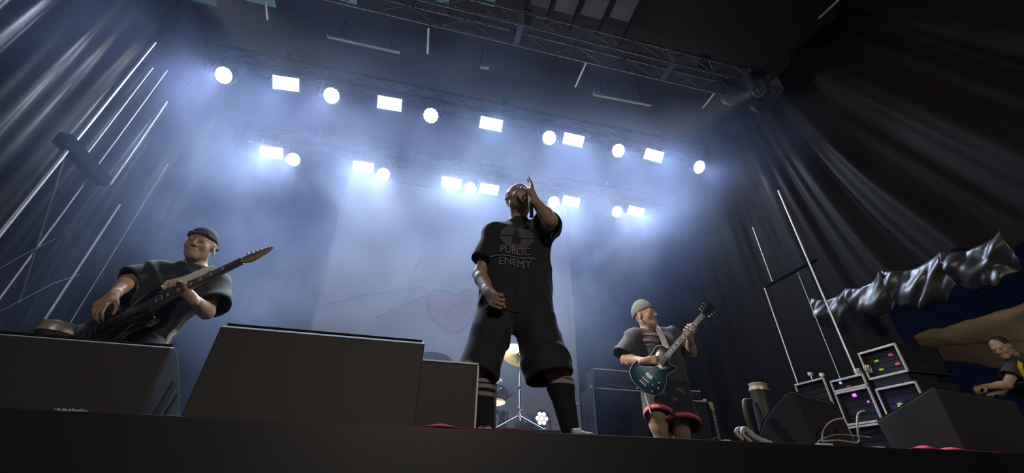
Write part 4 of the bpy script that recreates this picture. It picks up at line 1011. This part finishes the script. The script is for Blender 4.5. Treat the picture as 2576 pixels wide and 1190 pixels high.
    sdf_mesh([ell(V(0.375, 2.32, STG + .60), (.030, .065, .085), None, .01)], 0.007, 'cargo_pocket', M_short, sh_, org)
    sdf_mesh([ell(V(0.845, 2.31, STG + .57), (.03, .065, .085), None, .01)], 0.007, 'cargo_pocket', M_short, sh_, org)
    # striped socks
    def bands(name, z_list):
        m = bpy.data.materials.new(name); m.use_nodes = True; nt = m.node_tree; b = nt.nodes['Principled BSDF']; b.inputs['Roughness'].default_value = .9
        tc = nt.nodes.new('ShaderNodeTexCoord'); sx = nt.nodes.new('ShaderNodeSeparateXYZ'); nt.links.new(tc.outputs['Object'], sx.inputs[0])
        cr = nt.nodes.new('ShaderNodeValToRGB'); cr.color_ramp.interpolation = 'CONSTANT'; e = cr.color_ramp.elements
        mul = nt.nodes.new('ShaderNodeMath'); mul.operation = 'MULTIPLY'; mul.inputs[1].default_value = 2.0
        nt.links.new(sx.outputs[2], mul.inputs[0]); nt.links.new(mul.outputs[0], cr.inputs[0]); nt.links.new(cr.outputs[0], b.inputs['Base Color'])
        dk, lt = (.018, .018, .02, 1), (.40, .36, .34, 1); e[0].position = 0; e[0].color = dk; e[1].position = 1; e[1].color = dk
        for a, c in z_list:
            x = e.new(a * 2); x.color = lt; x = e.new(c * 2); x.color = dk
        return m
    for nm, k, a, zs in (('sock', rk, ra, [(.230, .250), (.266, .287), (.293, .312)]), ('sock', lk, la, [(.319, .341), (.349, .374)])):
        kk = k + (a - k) * 0.10; c1 = k + (a - k) * 0.3 + V(0, .012, 0)
        sdf_mesh([cone(kk, c1, .070, .076, .02), cone(c1, a + V(0, 0, -.03), .075, .050, .03)], 0.006, nm, bands('striped_sock', zs), t, org, cuts=[(V(0, 0, STG + .41), V(0, 0, 1))])
    shoe(ra, (-.25, -1), STG, M_shoe, M_sole, t, org); shoe(la, (.3, -1), STG, M_shoe, M_sole, t, org)
    # microphone in the left hand: head near the mouth, body down through the grip
    m0, m1 = PP(1337, 545, 2.10), PP(1334, 490, 2.13)
    mo = empty('microphone', m0); tag(mo, 'dark microphone held upright before the vocalist\'s mouth', 'microphone')
    a, b = Vector((0, 0, 0)), Vector(m1 - m0)
    MB().tube([a, b], [.013, .018], 16).build('handle', M_blkmetal, mo, smooth=40); MB().ball(b + b.normalized() * .02, .026, 10).build('grille_ball', M_plate, mo, smooth=180)
vocalist()
# ------------------------------------------------------------------ guitars
def closed_spline(P, n=6):
    k = len(P); out = []
    for i in range(k):
        p0, p1, p2, p3 = [Vector(P[(i + d) % k]) for d in (-1, 0, 1, 2)]
        for j in range(n):
            t_ = j / n; out.append(0.5 * ((2 * p1) + (p2 - p0) * t_ + (2 * p0 - 5 * p1 + 4 * p2 - p3) * t_ ** 2 + (3 * p1 - p0 - 3 * p2 + p3) * t_ ** 3))
    return [(p.x, p.y) for p in out]
SINGLE_CUT = [(0, 0), (.008, .08), (.055, .145), (.13, .165), (.20, .148), (.26, .112), (.32, .106), (.38, .118), (.43, .10), (.452, .05), (.45, .0), (.425, -.028), (.375, -.04), (.352, -.062), (.365, -.092), (.375, -.118), (.345, -.128), (.29, -.112), (.245, -.115), (.19, -.148), (.12, -.165), (.05, -.145), (.008, -.08)]
DOUBLE_CUT = [(0, 0), (.01, .08), (.06, .14), (.14, .15), (.22, .115), (.29, .10), (.36, .125), (.43, .15), (.475, .145), (.455, .10), (.40, .05), (.395, 0), (.40, -.04), (.425, -.085), (.43, -.12), (.385, -.13), (.32, -.105), (.25, -.105), (.17, -.14), (.09, -.155), (.03, -.12)]
M_darkwood = mat('dark_fretboard_wood', (0.06, 0.04, 0.03), 0.5, noise=0.3, nscale=40)
M_maple = mat('maple_neck', (0.33, 0.23, 0.13), 0.4, noise=0.2, nscale=20)
M_bind = mat('cream_binding', (0.55, 0.52, 0.46), 0.4)
M_gold = mat('gold_hardware', (0.75, 0.5, 0.12), 0.3, 1.0)
M_gblk = mat('gloss_black_lacquer', (0.012, 0.012, 0.013), 0.12, coat=1.0)
def burst():
    if 'blue_burst_lacquer' in MATS: return MATS['blue_burst_lacquer']
    m = mat('blue_burst_lacquer', (0.01, 0.05, 0.10), 0.22, coat=0.8); nt = m.node_tree; b = nt.nodes['Principled BSDF']
    tc = nt.nodes.new('ShaderNodeTexCoord'); mp = nt.nodes.new('ShaderNodeMapping'); mp.inputs['Location'].default_value = (-0.16, 0, 0); nt.links.new(tc.outputs['Object'], mp.inputs[0])
    ln = nt.nodes.new('ShaderNodeVectorMath'); ln.operation = 'LENGTH'; nt.links.new(mp.outputs[0], ln.inputs[0])
    cr = nt.nodes.new('ShaderNodeValToRGB'); e = cr.color_ramp.elements; e[0].position = 0.03; e[0].color = (0.035, 0.19, 0.26, 1); e[1].position = 0.17; e[1].color = (0.006, 0.014, 0.035, 1)
    nt.links.new(ln.outputs['Value'], cr.inputs[0]); nt.links.new(cr.outputs[0], b.inputs['Base Color']); return m
def guitar(org, xdir, zdir, label, scale=1.0, outline=SINGLE_CUT, top=None, neck=M_darkwood, head3=True, hw=None, strap=None, nut_x=0.93, binding=True, headm=None, bodyf=None):
    """x runs up the neck, z out of the face; org is the bottom end of the body"""
    hw = hw or M_knob
    x = Vector(xdir).normalized(); z = Vector(zdir); z = (z - x * z.dot(x)).normalized(); y = z.cross(x)
    t = empty('electric_guitar', org); t.matrix_world = Matrix.Translation(org) @ Matrix((x, y, z)).transposed().to_4x4() @ Matrix.Scale(scale, 4)
    tag(t, label, 'guitar')
    P = closed_spline(outline)
    MB().prism(P, (1, 0, 0), (0, 1, 0), (0, 0, 1), (0, 0, -.045), .045, bev=.004).build('body', bodyf or M_gblk, t, smooth=35)
    c = (.2, 0); Pi = [(c[0] + (a - c[0]) * .975, c[1] + (b - c[1]) * .97) for a, b in P]
    tp = MB(); lv = [(1.0, .001), (.9, .006), (.7, .010), (.35, .013), (.0, .0135)]; vs = []; n = len(Pi); k0 = len(lv)
    for f, h in lv: vs += [(c[0] + (a - c[0]) * f, c[1] + (b - c[1]) * f, h) for a, b in Pi]
    fs = [(i * n + j, i * n + (j + 1) % n, (i + 1) * n + (j + 1) % n, (i + 1) * n + j) for i in range(k0 - 1) for j in range(n)]
    tp.add(vs, fs).build('carved_top', top or burst(), t, smooth=180)
    if binding: MB().tube([(a, b, .0) for a, b in P], .0028, 6, closed=True).build('binding', M_bind, t, smooth=60)
    jx = max(p[0] for p in P) - .03
    MB().prism([(jx - .10, -.028), (jx - .10, .028), (nut_x, .0215), (nut_x, -.0215)], (1, 0, 0), (0, 1, 0), (0, 0, 1), (0, 0, -.008), .024, bev=.006).build('neck', M_maple if neck is M_maple else neck, t, smooth=40)
    MB().prism([(jx - .14, -.028), (jx - .14, .028), (nut_x, .0215), (nut_x, -.0215)], (1, 0, 0), (0, 1, 0), (0, 0, 1), (0, 0, .016), .006).build('fretboard', M_darkwood, t)
    L = nut_x - .16; fr = MB(); ip = []
    for i in range(1, 22):
        fx = nut_x - L * (1 - 2 ** (-i / 12)); fr.box((fx, 0, .0228), (.002, .042 + .012 * (i / 22), .0018))
        if i in (3, 5, 7, 9, 12, 15, 17, 19): ip.append((fx + .012, i))
    fr.build('frets', M_knob, t)
    il = MB()
    for fx, i in ip: il.box((fx, 0, .0222), (.013 + .006 * (12 - min(i, 12)) / 12, .026, .001))
    il.build('inlays', M_bind, t)
    MB().box((nut_x + .002, 0, .021), (.005, .043, .008)).build('nut', M_bind, t)
    if head3: H = [(0, -.0215), (.03, -.030), (.15, -.045), (.175, -.028), (.165, 0), (.175, .028), (.15, .045), (.03, .030), (0, .0215)]
    else: H = [(0, -.0215), (.03, -.030), (.055, -.034), (.10, -.022), (.175, .010), (.20, .030), (.19, .042), (.10, .036), (.04, .030), (0, .0215)]
    h = MB().prism([(a, b) for a, b in H], (math.cos(.2), 0, -math.sin(.2)), (0, 1, 0), (math.sin(.2), 0, math.cos(.2)), (nut_x, 0, .002), .015, bev=.003).build('headstock', headm or (M_gblk if head3 else M_maple), t, smooth=35)
    def hp(a, b, u): return Vector((nut_x + a * math.cos(.2) + u * math.sin(.2), b, .002 - a * math.sin(.2) + u * math.cos(.2)))
    posn = [(.045 + .04 * i, s_ * (.022 + .004 * i), s_) for i in range(3) for s_ in (-1, 1)] if head3 else [(.035 + .027 * i, .018 - .004 * i + .005 * i, 1) for i in range(6)]
    for a, b, s_ in posn:
        pg = MB().tube([hp(a, b, .01), hp(a, b, .026)], .004, 8); yb = (abs(b) + .028) * s_ if head3 else .054
        pg.tube([hp(a, b, .004), hp(a, yb, .004)], .0025, 6).ball(hp(a, yb + .004 * s_, .004), (.008, .006, .006), 6).build('tuning_peg', hw, t, smooth=60)
    for px_ in (.135, .27): MB().box((px_, 0, .018), (.036, .07, .012), bev=.003).build('pickup', M_knob if binding else M_blkmetal, t)
    MB().box((.085, 0, .02), (.012, .075, .012), bev=.002).box((.045, 0, .018), (.012, .075, .012), bev=.002).build('bridge', hw, t)
    for a, b in ((.05, -.10), (.11, -.122), (.095, -.072), (.15, -.098)) if binding else ((.06, -.09), (.11, -.10)): MB().lathe([(.012, .006), (.011, .022), (.008, .024)], (a, b, 0), (0, 0, 1), 14).build('knob', hw, t, smooth=40)
    st = MB()
    for i in range(6):
        yb = -.026 + .0104 * i; a, b, s_ = (posn[(4 - 2 * i) if i < 3 else (2 * (i - 3) + 1)] if head3 else posn[i])
        st.tube([(.05, yb, .028), (nut_x, yb * .66, .0262), hp(a, b, .022)], .0006 + .0001 * i, 4)
    st.build('strings', M_knob, t)
    MB().lathe([(.004, 0), (.004, .012), (.008, .014), (.007, .018)], (-.0, 0, -.02), (-1, 0, 0), 10).build('strap_button', hw, t)
    return t
def strap_band(t, pts, wdir, width, m, label, name='strap', th=.003):
    """a flat band through world points with width along wdir"""
    inv = t.matrix_world.inverted(); P = smooth_pts([Vector(p) for p in pts], 6)
    vs = []; fs = []
    for i, p in enumerate(P):
        wd = Vector(wdir[0]).lerp(Vector(wdir[1]), i / (len(P) - 1)).normalized(); tn = (P[min(i + 1, len(P) - 1)] - P[max(i - 1, 0)]).normalized(); n = tn.cross(wd).normalized()
        for a, b in ((-1, -1), (1, -1), (1, 1), (-1, 1)): vs.append(inv @ (p + wd * a * width / 2 + n * b * th))
    for i in range(len(P) - 1):
        for j in range(4): fs.append((i * 4 + j, i * 4 + (j + 1) % 4, i * 4 + 4 + (j + 1) % 4, i * 4 + 4 + j))
    fs += [(0, 1, 2, 3), tuple(len(vs) - 4 + k for k in range(4))]
    o = MB().add(vs, fs).build(name, m, t, smooth=40); return o

# ------------------------------------------------------------------ guitarist at right, blue guitar
def guitarist():
    org = V(2.30, 3.5, STG); t = empty('person', org); tag(t, 'person in beanie and dark tee playing a blue guitar right of centre', 'person')
    head = PP(1623, 795, 3.48); neck = PP(1637, 833, 3.53); pel = PP(1665, 948, 3.55)
    rs, re, rw = PP(1596, 850, 3.52), PP(1575, 905, 3.52), PP(1622, 909, 3.27)
    ls, le, lw = PP(1688, 848, 3.52), PP(1738, 886, 3.42), PP(1735, 850, 3.24)
    rhp, lhp = pel + V(-.10, 0, -.02), pel + V(.10, 0, -.02)
    rk, ra = PP(1652, 1040, 3.45), PP(1668, 1112, 3.55); lk, la = PP(1712, 1052, 3.45), PP(1722, 1118, 3.60)
    ra[2] = la[2] = STG + .09
    F = nrm(V(0.45, -0.90, 0.0)); U = nrm(V(-0.10, 0.0, 1)); s = 1.08
    hp, R, Q = head_prims(head, F, U, s, wide=1.05)
    body = hp + [cone(head + V(0, .02, -.06), neck, .06, .068, .03), cone(Q(0, .03, -.09), Q(0, .01, -.12), .04 * s, .04 * s, .03)] + torso_prims(neck, pel, rs, ls, rhp, lhp, 1.0, 1.0)
    body += arm_prims(rs, re, rw, 1.12) + arm_prims(ls, le, lw, 1.05) + leg_prims(rhp, rk, ra, None, 1.25) + leg_prims(lhp, lk, la, None, 1.15)
    g0 = PP(1607, 974, 3.33); g1 = PP(1793, 765, 3.02); gx = nrm(g1 - g0); gz = nrm(V(-0.1, -0.95, 0.12))
    gz = nrm(gz - gx * gz.dot(gx)); gy = np.cross(gz, gx); L = np.linalg.norm(g1 - g0); sc = L / 1.10
    body += hand_prims(rw, PP(1655, 905, 3.22) - rw, -gz * .8 + V(0, 0, -.3), 1, [(.5, .6, .3), (.6, .7, .3), (.7, .8, .4), (.8, .9, .4)], (.5, .5), 1.05)
    nk = g0 + gx * L * .70
    body += hand_prims(lw, (nk + gy * .06 - gz * .03) - lw, gz * .9 - gx * .0, 1, [(.35, 1.1, .8), (.35, 1.2, .8), (.4, 1.2, .8), (.4, 1.2, .8)], (.3, .3), 1.05, .10)
    sdf_mesh(body, 0.0062, 'body', M_skin2, t, org); add_eyes(head, R, Q, s, t, org)
    # beanie
    BN = mat('grey_green_knit', (0.22, 0.24, 0.21), 0.95, noise=0.3, nscale=60, bump=0.5, bscale=200)
    E_ = lambda c, r: ell(Q(*c), V(*r) * s, R, .02)
    sdf_mesh([E_((0, -.018, .045), (.092, .112, .104)), E_((0, -.02, .09), (.070, .08, .075))], 0.006, 'beanie', BN, t, org, cuts=[(Q(0, 0, .030), R @ nrm(V(0, .32, -1)))])
    MB().ball(Q(.088, -.004, -.038) - org, .010, 8).build('earring', M_bind, t, smooth=180)
    T = torso_prims(neck, pel, rs, ls, rhp, lhp, 1.0, 1.0)
    for sg in (-1, 1): T.append(cone(pel + V(sg * .08, -.02, .28), pel + V(sg * .09, -.02, -.10), .125, .14, .05, flat=True))
    T += [cone(rs, rs + (re - rs) * .80 + V(-.03, 0, 0), .075, .098, .03, flat=True), cone(ls, ls + (le - ls) * .70, .075, .09, .03, flat=True)]
    tee = sdf_mesh(T, 0.0078, 'tee_shirt', M_tee2, t, org, inflate=.012, shell=.014, holes=[cone(neck + V(0, -.01, .01), neck + V(0, -.03, .2), .068, .08, 0)], cuts=[(pel + V(0, 0, -.08), V(0, 0, -1))], folds=wrinkles(.010, 15, 8, 12, 1.9))
    RP = mat('faded_rose_print', (0.22, 0.13, 0.14), .85, noise=.4, nscale=60)
    def pl(px, py): q = PP(px, py, 3.4); return (q[0] - org[0], -0.4, q[2] - org[2])
    sh = []
    for (x0, y0, x1, y1) in ((1614, 836, 1655, 847), (1618, 852, 1662, 864), (1622, 868, 1650, 872)):
        a, b = pl(x0, y0), pl(x1, y1); vs, fs = quadpatch(a[0], b[2], b[0], a[2], 14, 3); sh.append(([(p, -0.4, q + .02 * math.sin(p * 30) * .3) for p, q in vs], fs))
    print_on(tee, sh, RP, 'chest_print', (0, 1, 0), .003)
    # basketball shorts with pale and red trim
    rhem, lhem = PP(1658, 1048, 3.42), PP(1714, 1072, 3.42)
    S = [cone(pel + V(sg * .07, 0, .06), pel + V(sg * .085, 0, -.08), .125, .135, .06) for sg in (-1, 1)] + [cone(pel + V(-.08, 0, -.06), rhem, .13, .115, .03, flat=True), cone(pel + V(.085, 0, -.06), lhem, .135, .160, .04, flat=True)]
    so = sdf_mesh(S, 0.0075, 'shorts', M_short, t, org, inflate=.006, shell=.014, folds=wrinkles(.010, 12, 9, 8, .4))
    RT = mat('red_trim', (.45, .03, .05), .8); WT = mat('white_trim', (.5, .45, .45), .8)
    for hm, r0, top_ in ((rhem, .115, pel + V(-.08, 0, -.06)), (lhem, .160, pel + V(.085, 0, -.06))):
        d = nrm(hm - top_)
        for k, (mm, nm) in enumerate(((RT, 'red_trim'), (WT, 'white_trim'), (RT, 'red_trim'))):
            a = hm - d * (.012 + .011 * (3 - k)); b = hm - d * (.004 + .011 * (2 - k))
            sdf_mesh([cone(a, b, r0 + .002, r0 + .002, .002, flat=True)], .006, nm, mm, so, org, inflate=.010, shell=.016, cuts=[(a, -d)])
    MB().tube([Vector(PP(1620, 985, 3.40) - org), Vector(PP(1630, 1015, 3.38) - org), Vector(PP(1637, 1040, 3.36) - org)], .006, 6).build('side_stripe', WT, so, smooth=60)
    shoe(ra, (-.1, -1), STG, M_shoe, M_sole, t, org); shoe(la, (.3, -1), STG, M_shoe, M_sole, t, org)
    g = guitar(Vector(g0), gx, gz, 'blue burst single-cut electric guitar with pale binding played at right', sc, headm=M_gblk)
    bpy.context.view_layer.update()
    SB = mat('pale_patterned_strap', (.40, .36, .35), .8, noise=.5, nscale=35)
    strap_band(g, [g0 + gx * .46 * sc + gy * .02 - gz * .0, PP(1676, 872, 3.27), PP(1666, 848, 3.36), PP(1655, 826, 3.43), PP(1648, 818, 3.60)], ((1, 0, -.25), (1, 0, -.1)), .062, SB, '')
    MB().lathe([(.012, 0), (.010, .014)], g.matrix_world.inverted() @ Vector(g0 + gx * .455 * sc + gy * .03), (1, 0, 0), 12).build('strap_lock', M_knob, g, smooth=40)
guitarist()

# ------------------------------------------------------------------ bassist at left leaning back
def bassist():
    Y = 3.05; org = V(-1.75, 3.1, STG); t = empty('person', org); tag(t, 'person in backwards cap and black tee leaning over a long-necked guitar', 'person')
    head = PP(504, 618, 3.0); neck = PP(487, 680, 3.08); pel = PP(325, 838, 3.2)
    rs, re, rw = PP(398, 690, 3.10), PP(322, 708, 2.98), PP(285, 745, 2.80)
    ls, le, lw = PP(538, 722, 3.02), PP(520, 785, 2.90), PP(482, 748, 2.70)
    rhp, lhp = pel + V(-.10, 0, -.03), pel + V(.11, -.0, -.04)
    rk, lk = V(pel[0] - .32, 2.95, STG + .45), V(pel[0] + .30, 2.9, STG + .42); ra, la = V(rk[0] - .12, 3.15, STG + .09), V(lk[0] + .10, 3.1, STG + .09)
    F = nrm(V(0.10, -0.93, -0.18)); U = nrm(V(0.04, -.2, 1)); s = 1.04
    hp, R, Q = head_prims(head, F, U, s, wide=1.03)
    tor = torso_prims(neck, pel, rs, ls, rhp, lhp, 1.05, 1.1)
    body = hp + [cone(Q(0, -.02, -.06), neck, .062, .07, .03)] + tor + arm_prims(rs, re, rw, 1.0) + arm_prims(ls, le, lw, .98) + leg_prims(rhp, rk, ra, None, 1.15) + leg_prims(lhp, lk, la, None, 1.15)
    nut = PP(612, 658, 2.58); g0 = PP(215, 848, 2.86); gx = nrm(nut - g0); gz = nrm(V(.10, -.93, .33)); gz = nrm(gz - gx * gz.dot(gx)); gy = np.cross(gz, gx); L = np.linalg.norm(nut - g0); sc = L / 1.02
    body += hand_prims(rw, PP(248, 770, 2.74) - rw, V(.15, .75, -.5), 1, [(.5, .6, .3), (.6, .6, .3), (.6, .7, .4), (.7, .8, .4)], (.5, .5), 1.05, .04)
    body += hand_prims(lw, (PP(458, 712, 2.68)) - lw, nrm(gz * .55 + gy * -.2 + V(0, .5, 0)), -1, [(.45, 1.1, .7), (.5, 1.2, .8), (.55, 1.2, .8), (.5, 1.2, .9)], (.4, .3), 1.02, .10)
    sdf_mesh(body, 0.006, 'body', M_skin2, t, org); add_eyes(head, R, Q, s, t, org)
    CP = mat('charcoal_cap_cloth', (.045, .043, .043), .85, bump=.2, bscale=200)
    E_ = lambda c, r: ell(Q(*c), V(*r) * s, R, .015)
    cp = sdf_mesh([E_((0, -.014, .042), (.088, .108, .096))], 0.006, 'cap', CP, t, org, cuts=[(Q(0, 0, .038), R @ nrm(V(0, .22, -1)))])
    sdf_mesh([cone(Q(-.05, .085, .062), Q(.05, .085, .062), .010, .010, .02), cone(Q(-.078, .03, .050), Q(-.05, .085, .062), .009, .010, .01), cone(Q(.078, .03, .050), Q(.05, .085, .062), .009, .010, .01)], 0.005, 'cap_band', CP, cp, org)
    sdf_mesh([E_((0, -.13, .025), (.07, .07, .012))], 0.006, 'cap_brim', CP, cp, org)
    for k, zz in enumerate((-.042, -.052)): MB().ball(Q(-.089, -.004 - k * .004, zz + .006) - org, .0075, 8).build('earring', M_bind, t, smooth=180)
    T = torso_prims(neck, pel, rs, ls, rhp, lhp, 1.05, 1.1)
    up = nrm(neck - pel); ac = nrm(ls - rs)
    for sg in (-1, 1): T.append(cone(pel + up * .30 + ac * sg * .08, pel - up * .06 + ac * sg * .10, .125, .15, .05, flat=True))
    T += [cone(rs, rs + (re - rs) * .92 , .080, .088, .03, flat=True), cone(ls, ls + (le - ls) * .72 + V(.03, 0, 0), .080, .088, .03, flat=True)]
    tee = sdf_mesh(T, 0.0078, 'tee_shirt', M_tee, t, org, inflate=.012, shell=.014, holes=[cone(neck + up * .01, neck + up * .2, .068, .08, 0)], cuts=[(pel - up * .05, -up)], folds=wrinkles(.011, 10, 9, 15, 3.0))
    S = [cone(pel + up * .05 + V(sg * .07, 0, .0), pel + V(sg * .085, 0, -.08), .13, .135, .06) for sg in (-1, 1)] + [cone(pel + V(-.09, 0, -.06), rk + V(-.02, 0, -.1), .14, .12, .04, flat=True), cone(pel + V(.09, 0, -.06), lk + V(.02, 0, -.1), .14, .12, .04, flat=True)]
    sdf_mesh(S, 0.0085, 'shorts', M_short, t, org, inflate=.008, shell=.016, folds=wrinkles(.012, 12, 9, 8, 4.4))
    BL = mat('pale_belt_tail', (.55, .55, .50), .6)
    MB().tube([Vector(PP(443, 832, 2.98) - org), Vector(PP(428, 845, 2.97) - org), Vector(PP(416, 868, 2.96) - org)], [.016, .014, .008], 8).build('belt_tail', BL, t, smooth=60)
    shoe(ra, (-.3, -1), STG, M_shoe, M_sole, t, org); shoe(la, (.3, -1), STG, M_shoe, M_sole, t, org)
    g = guitar(Vector(g0), gx, gz, 'dark long-necked electric guitar with wooden headstock held by the capped player', sc, DOUBLE_CUT, top=M_gblk, neck=M_maple, head3=False, nut_x=1.02, binding=False, headm=M_maple, bodyf=M_gblk)
    bpy.context.view_layer.update()
    SB = mat('pale_wide_strap', (.36, .345, .33), .75, noise=.15, nscale=30)
    strap_band(g, [g0 + gx * .47 * sc + gy * .14 * sc, PP(455, 706, 2.80), PP(490, 692, 2.86), PP(525, 680, 2.93), PP(545, 690, 3.05), PP(548, 705, 3.18)], ((.3, 0, 1), (.25, 0, 1)), .075, SB, '')
bassist()

# ------------------------------------------------------------------ crew member beyond the right curtain
def crew():
    d0 = 5.1; Pq = lambda x, y, d=d0: PD(x, y, d)
    head = Pq(2518, 874); neck = Pq(2550, 897, 5.15); rs = Pq(2560, 918, 5.0); pel = Pq(2640, 1000, 5.2)
    org = V(pel[0], pel[1], STG); t = empty('person', org); tag(t, 'person in black tee bending down beyond the rightmost wedge, forearm forward', 'person')
    re, rw = Pq(2533, 968, 4.9), Pq(2478, 973, 4.95); ls = Pq(2590, 910, 5.35); le, lw = Pq(2570, 985, 5.45), Pq(2510, 990, 5.4)
    right = nrm(CAMR[:, 0]); F = nrm(-right * 0.85 + V(0, -.2, -.45)); U = nrm(V(-.45, 0, .9)); s = 1.05
    hp, R, Q = head_prims(head, F, U, s)
    rhp, lhp = pel + V(0, -.10, 0), pel + V(0, .10, 0); rk, lk = V(pel[0] - .05, pel[1] - .15, STG + .48), V(pel[0] - .05, pel[1] + .15, STG + .48); ra, la = V(rk[0] + .02, rk[1] - .02, STG + .09), V(lk[0] + .02, lk[1] + .02, STG + .09)
    body = hp + [cone(Q(0, -.03, -.05), neck, .058, .065, .03)] + torso_prims(neck, pel, rs, ls, rhp, lhp, 1.0, 0) + arm_prims(rs, re, rw, 1.0) + arm_prims(ls, le, lw, 1.0) + leg_prims(rhp, rk, ra, None, 1.0) + leg_prims(lhp, lk, la, None, 1.0)
    body += hand_prims(rw, Pq(2440, 975, 4.95) - rw, V(0, .3, -1), 1, [(.8, 1.0, .5)] * 4, (.5, .5), 1.05) + hand_prims(lw, Pq(2480, 992, 5.4) - lw, V(0, .3, -1), -1, [(.6, .8, .5)] * 4, (.5, .5), 1.0)
    sdf_mesh(body, 0.0068, 'body', M_skin2, t, org); add_eyes(head, R, Q, s, t, org)
    E_ = lambda c, r: ell(Q(*c), V(*r) * s, R, .02)
    sdf_mesh([E_((0, -.025, .035), (.083, .100, .090))], .006, 'hair', mat('short_dark_hair', (.03, .022, .018), .85, bump=.5, bscale=200), t, org, cuts=[(Q(0, .035, .02), R @ nrm(V(0, 1, -.35)))])
    T = torso_prims(neck, pel, rs, ls, rhp, lhp, 1.0) + [cone(rs, rs + (re - rs) * .6, .07, .09, .03, flat=True), cone(ls, ls + (le - ls) * .6, .07, .09, .03, flat=True)]
    tee = sdf_mesh(T, .0078, 'tee_shirt', M_tee, t, org, inflate=.013, shell=.014, folds=wrinkles(.009, 12, 12, 12, 1.0))
    YM = mat('yellow_shirt_print', (.62, .50, .03), .7, noise=.2, nscale=60); c = Pq(2590, 935, 4.6)
    dr = nrm(Pq(2590, 935, 5.2) - c); rx = nrm(CAMR[:, 0]); uy = nrm(np.cross(rx, dr)); sh = []; c2 = Pq(2575, 920, 4.6)
    vs = []; fs = []
    for i in range(17):
        a = PI * .62 + (PI * .62) * i / 16 - 1.0
        for r in (.10, .165): vs.append((c2 + rx * (r * -math.sin(a) * .9 + .07) + uy * (r * math.cos(a) - .03) - org).tolist())
    fs = [(2 * i, 2 * i + 1, 2 * i + 3, 2 * i + 2) for i in range(16)]
    print_on(tee, [(vs, fs)], YM, 'back_print', tuple(dr), .003)
    SH = sdf_mesh([cone(pel, rk, .13, .09, .05), cone(pel, lk, .13, .09, .05), cone(rk, ra, .09, .07, .03), cone(lk, la, .09, .07, .03)], .009, 'trousers', M_short, t, org)
    shoe(ra, (-1, -.1), STG, M_shoe, M_sole, t, org); shoe(la, (-1, .1), STG, M_shoe, M_sole, t, org)
crew()
# guitar resting on a stand at the back
def stand_guitar():
    top = PP(1788, 1010, 5.4); b = V(top[0] - .05, 5.36, STG + .12); x = nrm(top - b)
    L = np.linalg.norm(top - b); sc = L / 1.10
    g = guitar(Vector(b), x, (-.1, -1, .12), 'guitar with gold tuning pegs standing between amplifier and small wedge', sc, SINGLE_CUT, top=M_gblk, hw=M_gold, headm=mat('gold_headstock_face', (.5, .36, .12), .4, .3))
    bpy.context.view_layer.update()
    t = empty('guitar_stand', (b[0], b[1] + .12, STG)); tag(t, 'low black stand under the guitar with gold tuning pegs', 'guitar stand')
    MB().tube([(0, .05, .65), (0, .02, .10)], .012, 8).build('post', M_blkmetal, t, smooth=40)
    for dx, dy in ((-.2, -.12), (.2, -.12), (0, .25)): MB().tube([(0, .02, .22), (dx, dy, .012)], .009, 8).build('leg', M_blkmetal, t, smooth=40)
    MB().tube([(-.10, -.16, .14), (-.10, -.14, .10), (-.08, .02, .12), (.08, .02, .12), (.10, -.14, .10), (.10, -.16, .14)], .009, 8).build('cradle', M_blkmetal, t, smooth=40)
stand_guitar()
